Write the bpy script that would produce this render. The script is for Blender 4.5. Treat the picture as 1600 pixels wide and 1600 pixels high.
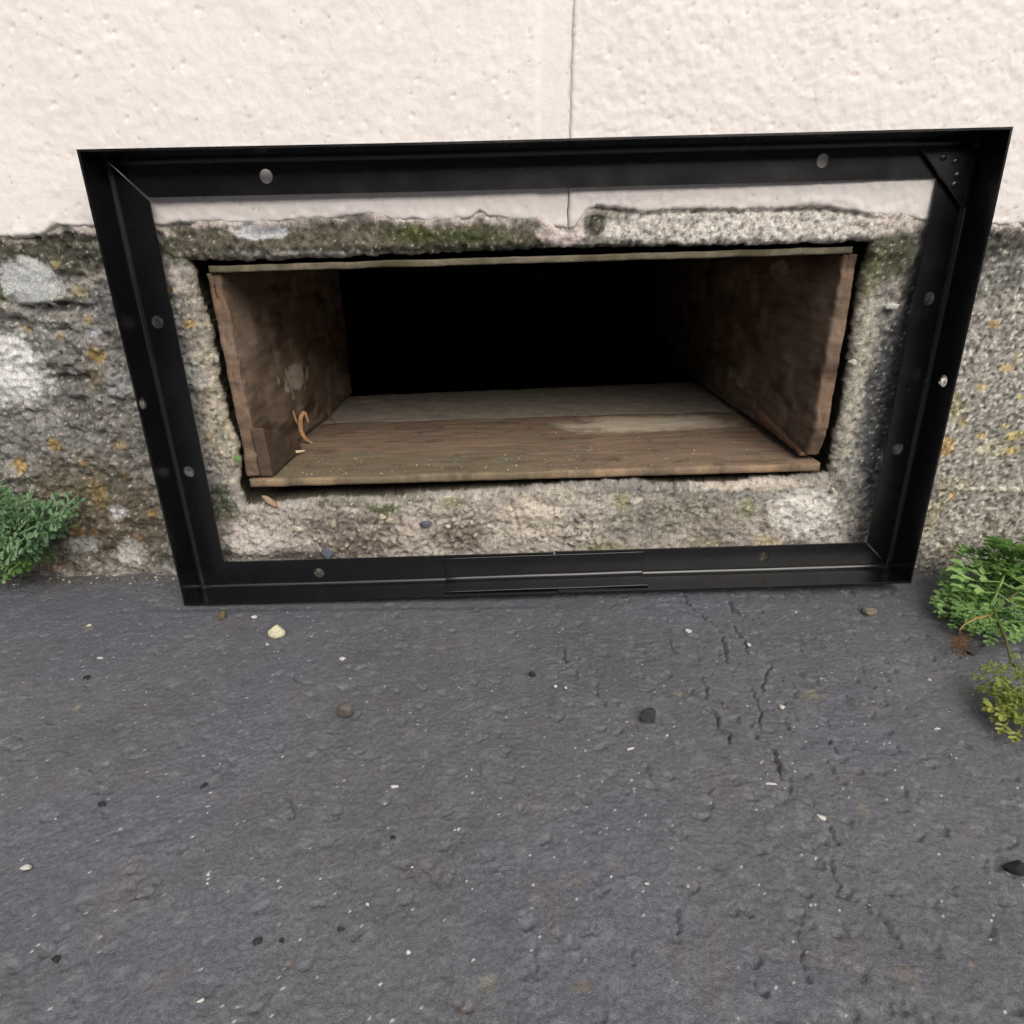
import bpy, bmesh, math, random
import numpy as np
from mathutils import Matrix, Vector

for o in list(bpy.data.objects): bpy.data.objects.remove(o)
S = bpy.context.scene
COL = S.collection
random.seed(7)

# ------------------------------------------------------------------ camera
F_PX, PITCH, YAW, ROLL = 970.78, 0.39526, -0.0058, -0.00485
CAM = np.array([0.0, -0.47004, 0.2504])
_f = np.array([-math.sin(YAW)*math.cos(PITCH), math.cos(YAW)*math.cos(PITCH), -math.sin(PITCH)])
_r = np.array([math.cos(YAW), math.sin(YAW), 0.0]); _u = np.cross(_r, _f)
RT = math.cos(ROLL)*_r + math.sin(ROLL)*_u
UP = -math.sin(ROLL)*_r + math.cos(ROLL)*_u
cd = bpy.data.cameras.new('camera'); cam = bpy.data.objects.new('camera', cd); COL.objects.link(cam)
cd.sensor_fit = 'HORIZONTAL'; cd.sensor_width = 36.0; cd.lens = F_PX/1600*36.0
cd.clip_start = 0.005; cd.clip_end = 400
M = Matrix.Identity(4)
for i in range(3):
    M[i][0], M[i][1], M[i][2], M[i][3] = RT[i], UP[i], -_f[i], CAM[i]
cam.matrix_world = M
S.camera = cam
S.render.resolution_x = S.render.resolution_y = 1024

# ------------------------------------------------------------------ light: overcast daylight
SUN_EL, SUN_AZ = math.radians(40), math.radians(160)      # azimuth clockwise from +Y (sun behind the camera, to its right)
w = bpy.data.worlds.new('World'); S.world = w; w.use_nodes = True
nt = w.node_tree; bg = nt.nodes['Background']
sky = nt.nodes.new('ShaderNodeTexSky'); sky.sky_type = 'NISHITA'; sky.sun_disc = False
sky.sun_elevation = SUN_EL; sky.sun_rotation = SUN_AZ
sky.air_density = 1.0; sky.dust_density = 4.0; sky.ozone_density = 1.0
hs = nt.nodes.new('ShaderNodeHueSaturation'); hs.inputs['Saturation'].default_value = 0.55
nt.links.new(sky.outputs[0], hs.inputs['Color']); nt.links.new(hs.outputs[0], bg.inputs['Color'])
bg.inputs['Strength'].default_value = 0.13
sl = bpy.data.lights.new('sun', 'SUN'); sl.energy = 1.45; sl.angle = math.radians(60); sl.color = (1.0, 0.94, 0.875)
so = bpy.data.objects.new('sun', sl); COL.objects.link(so)
sd = Vector((math.sin(SUN_AZ)*math.cos(SUN_EL), math.cos(SUN_AZ)*math.cos(SUN_EL), math.sin(SUN_EL)))
so.rotation_euler = sd.to_track_quat('Z', 'Y').to_euler(); so.location = sd*5
S.view_settings.view_transform = 'Standard'; S.view_settings.look = 'None'
S.view_settings.gamma = 1.0; S.view_settings.exposure = 0.40
S.render.engine = 'CYCLES'
S.cycles.max_bounces = 8; S.cycles.diffuse_bounces = 5

# ------------------------------------------------------------------ measuring helpers (a sight line met with a real plane)
def ray(u, v): return RT*(u-800)/F_PX - UP*(v-800)/F_PX + _f
def on_wall(u, v, y=0.0):
    d = ray(u, v); t = (y-CAM[1])/d[1]; p = CAM+t*d; return p[0], p[2]
GZ = -.0010                      # level of the asphalt
def on_ground(u, v, z=GZ):
    d = ray(u, v); t = (z-CAM[2])/d[2]; p = CAM+t*d; return p[0], p[1]
def on_side(u, v, x):
    d = ray(u, v); t = (x-CAM[0])/d[0]; p = CAM+t*d; return p[1], p[2]
def at_y(u, v, y):
    d = ray(u, v); t = (y-CAM[1])/d[1]; return CAM+t*d

# ------------------------------------------------------------------ noise
def _hash(ix, iy, seed):
    h = (ix.astype(np.int64)*374761393 + iy.astype(np.int64)*668265263 + seed*1442695041) & 0xffffffff
    h = ((h ^ (h >> 13))*1274126177) & 0xffffffff
    h = (h ^ (h >> 16))*2246822519 & 0xffffffff
    return ((h ^ (h >> 15)) & 0xffffff)/float(0xffffff)
def perlin(x, y, seed=0):
    x0 = np.floor(x); y0 = np.floor(y); fx = x-x0; fy = y-y0
    def g(dx, dy):
        a = _hash(x0+dx, y0+dy, seed)*6.2831853
        return np.cos(a)*(fx-dx)+np.sin(a)*(fy-dy)
    u = fx*fx*fx*(fx*(fx*6-15)+10); v = fy*fy*fy*(fy*(fy*6-15)+10)
    a = g(0, 0); b = g(1, 0); c = g(0, 1); d = g(1, 1)
    return (a+(b-a)*u + ((c+(d-c)*u)-(a+(b-a)*u))*v)*1.5
def fbm(x, y, size, seed=0, octs=4, gain=0.5):
    t = 0; a = 1.0; s = 1.0/size; n = 0
    for i in range(octs):
        t = t + a*perlin(x*s+17.3*i, y*s-9.1*i, seed+i*31); n += a; a *= gain; s *= 2.03
    return t/n*1.4
def worley(x, y, size, seed=0):
    X = x/size; Y = y/size; x0 = np.floor(X); y0 = np.floor(Y)
    f1 = np.full(X.shape, 9.0); f2 = f1.copy(); idd = np.zeros(X.shape)
    for dx in (-1, 0, 1):
        for dy in (-1, 0, 1):
            cx = x0+dx; cy = y0+dy
            px = cx+_hash(cx, cy, seed); py = cy+_hash(cx, cy, seed+7)
            d = np.hypot(X-px, Y-py); i = _hash(cx, cy, seed+13)
            m = d < f1
            f2 = np.where(m, f1, np.minimum(f2, d)); idd = np.where(m, i, idd); f1 = np.where(m, d, f1)
    return f1, f2, idd
def sst(a, b, x):
    t = np.clip((x-a)/(b-a), 0, 1); return t*t*(3-2*t)
def lin(c):
    c = np.array(c, float)/255.0
    return np.where(c <= 0.04045, c/12.92, ((c+0.055)/1.055)**2.4)
def mix(col, c, m): return col+(np.asarray(c)-col)*m[..., None]

def axis(lo, hi, a, b, step, grow=1.3, big=8.0):
    v = list(np.arange(a, b+step*0.5, step))
    s = step*grow; x = v[-1]
    while x < hi: x = min(hi, x+s); v.append(x); s = min(s*grow, big)
    s = step*grow; x = v[0]
    while x > lo: x = max(lo, x-s); v.insert(0, x); s = min(s*grow, big)
    return np.array(v)

# ------------------------------------------------------------------ mesh and object helpers
def mesh_from(name, verts, faces, cols=None, smooth=True):
    """verts Nx3, faces list or MxK array; cols linear rgb per vertex -> point attribute 'col'"""
    me = bpy.data.meshes.new(name)
    verts = np.asarray(verts, np.float32)
    if isinstance(faces, np.ndarray):
        k = faces.shape[1]; m = faces.shape[0]
        me.vertices.add(len(verts)); me.vertices.foreach_set('co', verts.ravel())
        me.loops.add(m*k); me.loops.foreach_set('vertex_index', faces.astype(np.int32).ravel())
        me.polygons.add(m)
        me.polygons.foreach_set('loop_start', np.arange(0, m*k, k, dtype=np.int32))
        me.update(calc_edges=True); me.validate()
    else:
        me.from_pydata([tuple(map(float, v)) for v in verts], [], faces); me.update()
    if cols is not None:
        at = me.color_attributes.new('col', 'FLOAT_COLOR', 'POINT')
        c4 = np.ones((len(verts), 4), np.float32); c4[:, :3] = cols
        at.data.foreach_set('color', c4.ravel())
    me.polygons.foreach_set('use_smooth', np.full(len(me.polygons), smooth))
    return me
def obj(name, me, mat=None, parent=None):
    o = bpy.data.objects.new(name, me); COL.objects.link(o)
    if mat is not None and me is not None and not me.materials: me.materials.append(mat)
    if parent is not None: o.parent = parent
    return o
def empty(name, loc=(0, 0, 0)):
    o = bpy.data.objects.new(name, None); COL.objects.link(o); o.location = loc; o.empty_display_size = 0.02
    return o
def tag(o, label=None, cat=None, group=None, kind=None):
    if label: o['label'] = label
    if cat: o['category'] = cat
    if group: o['group'] = group
    if kind: o['kind'] = kind
    return o
def grid_faces(nx, ny, flip=False):
    i, j = np.meshgrid(np.arange(nx-1), np.arange(ny-1), indexing='ij')
    a = (i*ny+j).ravel(); b = ((i+1)*ny+j).ravel(); c = ((i+1)*ny+j+1).ravel(); d = (i*ny+j+1).ravel()
    return np.stack([a, d, c, b] if flip else [a, b, c, d], 1)

# ------------------------------------------------------------------ materials
def new_mat(name):
    m = bpy.data.materials.new(name); m.use_nodes = True
    return m, m.node_tree.nodes, m.node_tree.links, m.node_tree.nodes['Principled BSDF']
def attr_mat(name, rough=0.9, spec=0.3, grain=((0.0006, 0.25),), bumps=((0.0006, 0.0002),), rvar=0.0):
    """colour from the 'col' attribute, with fine grain in colour and relief below the mesh resolution"""
    m, n, l, b = new_mat(name)
    a = n.new('ShaderNodeAttribute'); a.attribute_name = 'col'
    g = n.new('ShaderNodeNewGeometry'); col = a.outputs['Color']
    for size, amt in grain:
        t = n.new('ShaderNodeTexNoise'); t.inputs['Scale'].default_value = 1/size; t.inputs['Detail'].default_value = 3
        l.new(g.outputs['Position'], t.inputs['Vector'])
        mr = n.new('ShaderNodeMapRange'); mr.inputs[1].default_value = 0.3; mr.inputs[2].default_value = 0.7
        mr.inputs[3].default_value = 1-amt; mr.inputs[4].default_value = 1+amt
        l.new(t.outputs['Fac'], mr.inputs[0])
        v = n.new('ShaderNodeVectorMath'); v.operation = 'SCALE'
        l.new(col, v.inputs[0]); l.new(mr.outputs[0], v.inputs['Scale']); col = v.outputs[0]
    l.new(col, b.inputs['Base Color'])
    nrm = None
    for size, dist in bumps:
        t = n.new('ShaderNodeTexNoise'); t.inputs['Scale'].default_value = 1/size; t.inputs['Detail'].default_value = 4
        l.new(g.outputs['Position'], t.inputs['Vector'])
        bp = n.new('ShaderNodeBump'); bp.inputs['Distance'].default_value = dist; bp.inputs['Strength'].default_value = 1.0
        l.new(t.outputs['Fac'], bp.inputs['Height'])
        if nrm is not None: l.new(nrm, bp.inputs['Normal'])
        nrm = bp.outputs[0]
    if nrm is not None: l.new(nrm, b.inputs['Normal'])
    b.inputs['Roughness'].default_value = rough; b.inputs['Specular IOR Level'].default_value = spec
    if rvar:
        t = n.new('ShaderNodeTexNoise'); t.inputs['Scale'].default_value = 60
        l.new(g.outputs['Position'], t.inputs['Vector'])
        mr = n.new('ShaderNodeMapRange'); mr.inputs[1].default_value = .3; mr.inputs[2].default_value = .7
        mr.inputs[3].default_value = rough-rvar; mr.inputs[4].default_value = rough+rvar
        l.new(t.outputs['Fac'], mr.inputs[0]); l.new(mr.outputs[0], b.inputs['Roughness'])
    return m

M_CONC = attr_mat('weathered_concrete', 0.88, 0.35, ((0.0012, .30), (0.0005, .25)), ((0.0014, .0006), (0.0006, .0003)))
M_PAINT = attr_mat('cream_masonry_paint', 0.72, 0.35, ((0.004, .03),), ((0.0025, .00025), (0.0008, .00008)))
M_ASPH = attr_mat('asphalt', 0.58, 0.45, ((0.0018, .22), (0.0006, .32)), ((0.0020, .00055), (0.0007, .00030)), rvar=.1)
M_WOOD = attr_mat('old_wood', 0.8, 0.3, ((0.0012, .22),), ((0.0015, .0003), (0.0006, .00015)))
M_STONE = attr_mat('stone', 0.85, 0.35, ((0.0014, .2), (0.0005, .2)), ((0.0012, .0004),))
def plain(name, rgb, rough=.8, var=.3, size=.004, bump=.0002, spec=.3):
    m, n, l, b = new_mat(name)
    g = n.new('ShaderNodeNewGeometry'); t = n.new('ShaderNodeTexNoise'); t.inputs['Scale'].default_value = 1/size; t.inputs['Detail'].default_value = 4
    l.new(g.outputs['Position'], t.inputs['Vector'])
    r = n.new('ShaderNodeValToRGB'); c = lin(rgb)
    r.color_ramp.elements[0].position = .3; r.color_ramp.elements[1].position = .7
    r.color_ramp.elements[0].color = (*(c*(1-var)), 1); r.color_ramp.elements[1].color = (*np.minimum(c*(1+var), .9), 1)
    l.new(t.outputs['Fac'], r.inputs['Fac']); l.new(r.outputs[0], b.inputs['Base Color'])
    if bump:
        bp = n.new('ShaderNodeBump'); bp.inputs['Distance'].default_value = bump
        l.new(t.outputs['Fac'], bp.inputs['Height']); l.new(bp.outputs[0], b.inputs['Normal'])
    b.inputs['Roughness'].default_value = rough; b.inputs['Specular IOR Level'].default_value = spec
    return m
M_MORTAR = plain('joint_mortar', (206, 196, 186), .9, .12)
M_EARTH = plain('crawl_space_earth', (104, 90, 78), .95, .3, .03, .004)
def black_paint():
    m, n, l, b = new_mat('black_powder_coat')
    g = n.new('ShaderNodeTexCoord')
    t = n.new('ShaderNodeTexNoise'); t.inputs['Scale'].default_value = 1400; t.inputs['Detail'].default_value = 2
    l.new(g.outputs['Object'], t.inputs['Vector'])
    bp = n.new('ShaderNodeBump'); bp.inputs['Distance'].default_value = .00003; bp.inputs['Strength'].default_value = .6
    l.new(t.outputs['Fac'], bp.inputs['Height']); l.new(bp.outputs[0], b.inputs['Normal'])
    # sparse dust specks and faint smears
    d = n.new('ShaderNodeTexNoise'); d.inputs['Scale'].default_value = 420; d.inputs['Detail'].default_value = 3
    l.new(g.outputs['Object'], d.inputs['Vector'])
    r = n.new('ShaderNodeValToRGB'); r.color_ramp.elements[0].position = .72; r.color_ramp.elements[1].position = .80
    r.color_ramp.elements[0].color = (.0030, .0033, .0042, 1); r.color_ramp.elements[1].color = (.06, .06, .058, 1)
    l.new(d.outputs['Fac'], r.inputs['Fac']); l.new(r.outputs[0], b.inputs['Base Color'])
    s = n.new('ShaderNodeTexNoise'); s.inputs['Scale'].default_value = 35; s.inputs['Detail'].default_value = 5
    l.new(g.outputs['Object'], s.inputs['Vector'])
    mr = n.new('ShaderNodeMapRange'); mr.inputs[1].default_value = .3; mr.inputs[2].default_value = .7; mr.inputs[3].default_value = .21; mr.inputs[4].default_value = .31
    l.new(s.outputs['Fac'], mr.inputs[0]); l.new(mr.outputs[0], b.inputs['Roughness'])
    b.inputs['Specular IOR Level'].default_value = .65
    return m
M_BLACK = black_paint()

# ================================================================== ASPHALT GROUND
def in_box(X, Y, x0, x1, y0, y1): return (X > x0) & (X < x1) & (Y > y0) & (Y < y1)
CRACKS = [  # polylines on the ground, measured in the photograph
    [(1068, 930), (1074, 942), (1090, 955), (1104, 966), (1120, 978)],
    [(1138, 935), (1142, 948), (1155, 958), (1172, 965), (1188, 972)],
    [(1145, 975), (1152, 990), (1163, 1000), (1168, 1020)],
    [(1128, 995), (1132, 1015), (1135, 1035)],
    [(1047, 1000), (1048, 1012), (1056, 1020)],
    [(1095, 1055), (1103, 1073), (1104, 1090)],
    [(1110, 1105), (1121, 1120), (1123, 1137), (1140, 1145), (1141, 1160)],
    [(1172, 1072), (1182, 1090), (1190, 1115), (1186, 1128), (1190, 1140)],
    [(1200, 1042), (1194, 1060), (1190, 1078)],
    [(1118, 1092), (1130, 1098), (1135, 1106)],
    [(1180, 1145), (1184, 1152)], [(1207, 1170), (1214, 1192), (1220, 1215)], [(1212, 1190), (1222, 1200), (1228, 1212)],
    [(1232, 1228), (1240, 1248)], [(1268, 1255), (1282, 1272), (1290, 1282)], [(1298, 1290), (1306, 1320)],
    [(1223, 1128), (1238, 1143)], [(1297, 1155), (1306, 1175)], [(1288, 1185), (1300, 1205), (1320, 1225)],
    [(930, 1080), (946, 1100)], [(880, 1010), (884, 1035)], [(1010, 1195), (1018, 1215)], [(1057, 1420), (1059, 1460)],
    [(1250, 1430), (1246, 1462), (1256, 1500), (1262, 1530)], [(1365, 1420), (1392, 1455), (1400, 1470)], [(1180, 1535), (1200, 1560)],
    [(1295, 1345), (1310, 1380), (1305, 1400)], [(985, 1480), (990, 1510)], [(1330, 1060), (1366, 1076)], [(1150, 1412), (1170, 1430)],
    [(455, 1055), (465, 1065), (492, 1069)], [(195, 1410), (230, 1398), (247, 1376)], [(1400, 1560), (1440, 1590)],
    [(700, 1380), (708, 1362)], [(745, 1190), (752, 1210)], [(455, 1240), (458, 1275)],
]
def build_ground():
    xs = axis(-90, 90, -.50, .50, .0009, 1.13); ys = axis(-90, .03, -.365, .03, .0008, 1.13)
    X, Y = np.meshgrid(xs, ys, indexing='ij')
    fine = sst(.535, .495, np.abs(X))*sst(-.40, -.362, Y)
    wx = X+.003*fbm(X, Y, .02, 5); wy = Y+.003*fbm(X, Y, .02, 9)
    h = .0011*fbm(X, Y, .05, 1, 3)
    f1, f2, i1 = worley(wx, wy, .0085, 21)
    lump = np.clip(1-1.5*f1, 0, 1)**.8
    patch = sst(-.3, .6, fbm(X, Y, .07, 44, 2))
    right = sst(-.05, .15, X)
    h = h+fine*(.0007*lump*(i1-.25)*(.30+.6*patch+.4*right))
    h = h+fine*.00042*fbm(X, Y, .007, 3, 4, .6) + fine*.00036*fbm(X, Y, .0026, 77, 2)
    # open pits, more towards the right
    f1b, _, i2 = worley(wx, wy, .011, 61)
    pit = sst(.34, .1, f1b+.25*fbm(X, Y, .004, 62, 2))*(i2 > .84-.16*right)*fine
    h = h-.0013*pit
    col = np.empty(X.shape+(3,)); col[:] = lin((92, 93, 97))
    col *= (1+.12*fbm(X, Y, .09, 12, 3)+.07*fine*fbm(X, Y, .012, 13, 3))[..., None]
    col = mix(col, lin((88, 91, 101)), .5*sst(.1, .7, fbm(X, Y, .12, 91, 2)-.8*(X+.1)))           # bluish tar bloom
    col = mix(col, lin((95, 92, 90)), .5*sst(.45, .8, fbm(X, Y, .03, 92, 2)))
    # single aggregate stones showing through
    col = mix(col, lin((118, 118, 120)), .35*sst(.5, .2, f1)*(i1 > .8)*fine)
    col = mix(col, lin((80, 80, 84)), .5*sst(.5, .2, f1)*(i1 < .10)*fine)
    f1c, _, i3 = worley(X, Y, .0022, 33)
    col = mix(col, lin((205, 204, 200)), .9*sst(.20, .10, f1c)*(i3 > .975)*fine)
    f1d, _, i4 = worley(X, Y, .0065, 35)
    col = mix(col, lin((138, 118, 96)), .5*sst(.22, .1, f1d)*(i4 > .985)*fine)
    for u, v, rx, ry, c, s in ((1270, 1087, 16, 9, (138, 128, 96), .8), (1060, 1083, 8, 6, (150, 132, 110), .8), (1350, 1265, 12, 12, (125, 120, 108), .7),
        (910, 1540, 14, 16, (112, 98, 74), .7), (765, 1535, 18, 16, (112, 104, 70), .6), (1415, 1520, 22, 20, (105, 94, 84), .7), (1130, 1225, 30, 30, (95, 82, 82), .5),
        (660, 1360, 30, 20, (92, 82, 80), .5), (1350, 1105, 8, 6, (118, 110, 84), .7), (140, 978, 6, 4, (150, 140, 60), .8), (225, 1028, 5, 4, (140, 125, 60), .7),
        (120, 1105, 4, 6, (160, 150, 80), .8), (900, 1380, 20, 14, (108, 90, 80), .5)):
        c = tuple(int(q*.5+99*.5) for q in c)
        cx, cy = on_ground(u, v); rxm = abs(on_ground(u+rx, v)[0]-cx); rym = abs(on_ground(u, v+ry)[1]-cy)
        q = np.hypot((X-cx)/rxm, (Y-cy)/rym)+.5*fbm(X, Y, .004, 3, 3)
        col = mix(col, lin(c), s*sst(1.1, .55, q))
    # earth and silt collected along the foot of the wall
    silt = sst(-.030, -.004, Y+.012*fbm(X, Y, .04, 19, 3))
    col = mix(col, lin((96, 90, 82)), .35*silt)
    rng = np.random.RandomState(4)
    for pl in CRACKS:
        P = [np.array(on_ground(*p)) for p in pl]
        wid = rng.uniform(.0005, .0009); dep = rng.uniform(.0028, .0042) if pl[0][1] < 1180 else rng.uniform(.0014, .0026)
        for a, b in zip(P[:-1], P[1:]):
            lo = np.minimum(a, b)-.006; hi = np.maximum(a, b)+.006
            i0, i1_ = np.searchsorted(xs, (lo[0], hi[0])); j0, j1 = np.searchsorted(ys, (lo[1], hi[1]))
            if i1_ <= i0 or j1 <= j0: continue
            sx = X[i0:i1_, j0:j1]; sy = Y[i0:i1_, j0:j1]
            qx = sx+.0016*fbm(sx, sy, .005, 8, 2); qy = sy+.0016*fbm(sx, sy, .005, 18, 2)
            d = b-a; t = np.clip(((qx-a[0])*d[0]+(qy-a[1])*d[1])/max(d@d, 1e-9), 0, 1)
            dist = np.hypot(qx-a[0]-t*d[0], qy-a[1]-t*d[1])
            wv = wid*(1+.8*fbm(sx, sy, .006, 28, 2))
            h[i0:i1_, j0:j1] = np.minimum(h[i0:i1_, j0:j1], h[i0:i1_, j0:j1]*0-dep+dep*sst(.25, 1.5, dist/wv)+h[i0:i1_, j0:j1]*sst(.25, 1.5, dist/wv))
    # the asphalt dips slightly where the lower left corner of the frame stands
    h = h-.0026*sst(-.30, -.26, X)*sst(.10, -.05, X)*sst(-.062, -.052, Y)*sst(-.002, -.012, Y)
    v = np.stack([X, Y, h+GZ], -1).reshape(-1, 3)
    o = obj('asphalt_ground', mesh_from('asphalt_ground', v, grid_faces(len(xs), len(ys)), col.reshape(-1, 3)), M_ASPH)
    tag(o, 'dark grey cracked asphalt reaching up to the foot of the wall', 'ground', kind='structure')
build_ground()

# ================================================================== WALL
# lower edge of the painted block course
ZB_PX = [(-900, 368), (-300, 366), (0, 372), (45, 371), (62, 368), (85, 356), (110, 354), (150, 357), (230, 354), (300, 350), (380, 349), (450, 347), (520, 343), (560, 338), (600, 339),
         (612, 346), (640, 345), (700, 346), (735, 344), (750, 331), (764, 340), (800, 344), (840, 345), (858, 352), (872, 357), (886, 359), (897, 356), (906, 344), (914, 332),
         (932, 322), (965, 325), (1000, 331), (1100, 329), (1200, 327), (1290, 323), (1330, 330), (1350, 336), (1380, 340), (1410, 338), (1440, 346), (1480, 351), (1560, 354), (1600, 351), (2500, 352)]
_zb = np.array([on_wall(u, v, -.004) for u, v in ZB_PX])
def zb(x):
    z = np.interp(x, _zb[:, 0], _zb[:, 1])
    return z + .0020*fbm(x, x*0+.3, .011, 71, 5, .7)
JX = on_wall(891, 150)[0]            # vertical joint between the two painted blocks

# the opening: a rectangle a little larger than the wooden box, rotated like it
OC = np.array([.01905, .16456]); OROT = .0234; OW, OH = .46, .16812
HOLE_PX = [(288, 406), (330, 407), (420, 405), (600, 398), (800, 390), (850, 386), (1000, 385), (1200, 381), (1362, 377), (1352, 430), (1340, 500), (1328, 580), (1315, 650),
           (1306, 700), (1299, 742), (1200, 748), (1130, 754), (1060, 756), (960, 752), (880, 757), (800, 764), (700, 770), (600, 777), (500, 779), (440, 786), (385, 790), (374, 760), (370, 700), (352, 655), (338, 600), (326, 520), (312, 470), (302, 430)]
HOLE = np.array([on_wall(u, v) for u, v in HOLE_PX])
def poly_sdf(X, Z, P):
    d = np.full(X.shape, 9.0); inside = np.zeros(X.shape, bool)
    n = len(P)
    for i in range(n):
        a = P[i]; b = P[(i+1) % n]; e = b-a
        t = np.clip(((X-a[0])*e[0]+(Z-a[1])*e[1])/(e@e), 0, 1)
        d = np.minimum(d, np.hypot(X-a[0]-t*e[0], Z-a[1]-t*e[1]))
        c = ((a[1] > Z) != (b[1] > Z)) & (X < (b[0]-a[0])*(Z-a[1])/((b[1]-a[1])+1e-12)+a[0])
        inside ^= c
    return np.where(inside, -d, d)

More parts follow.
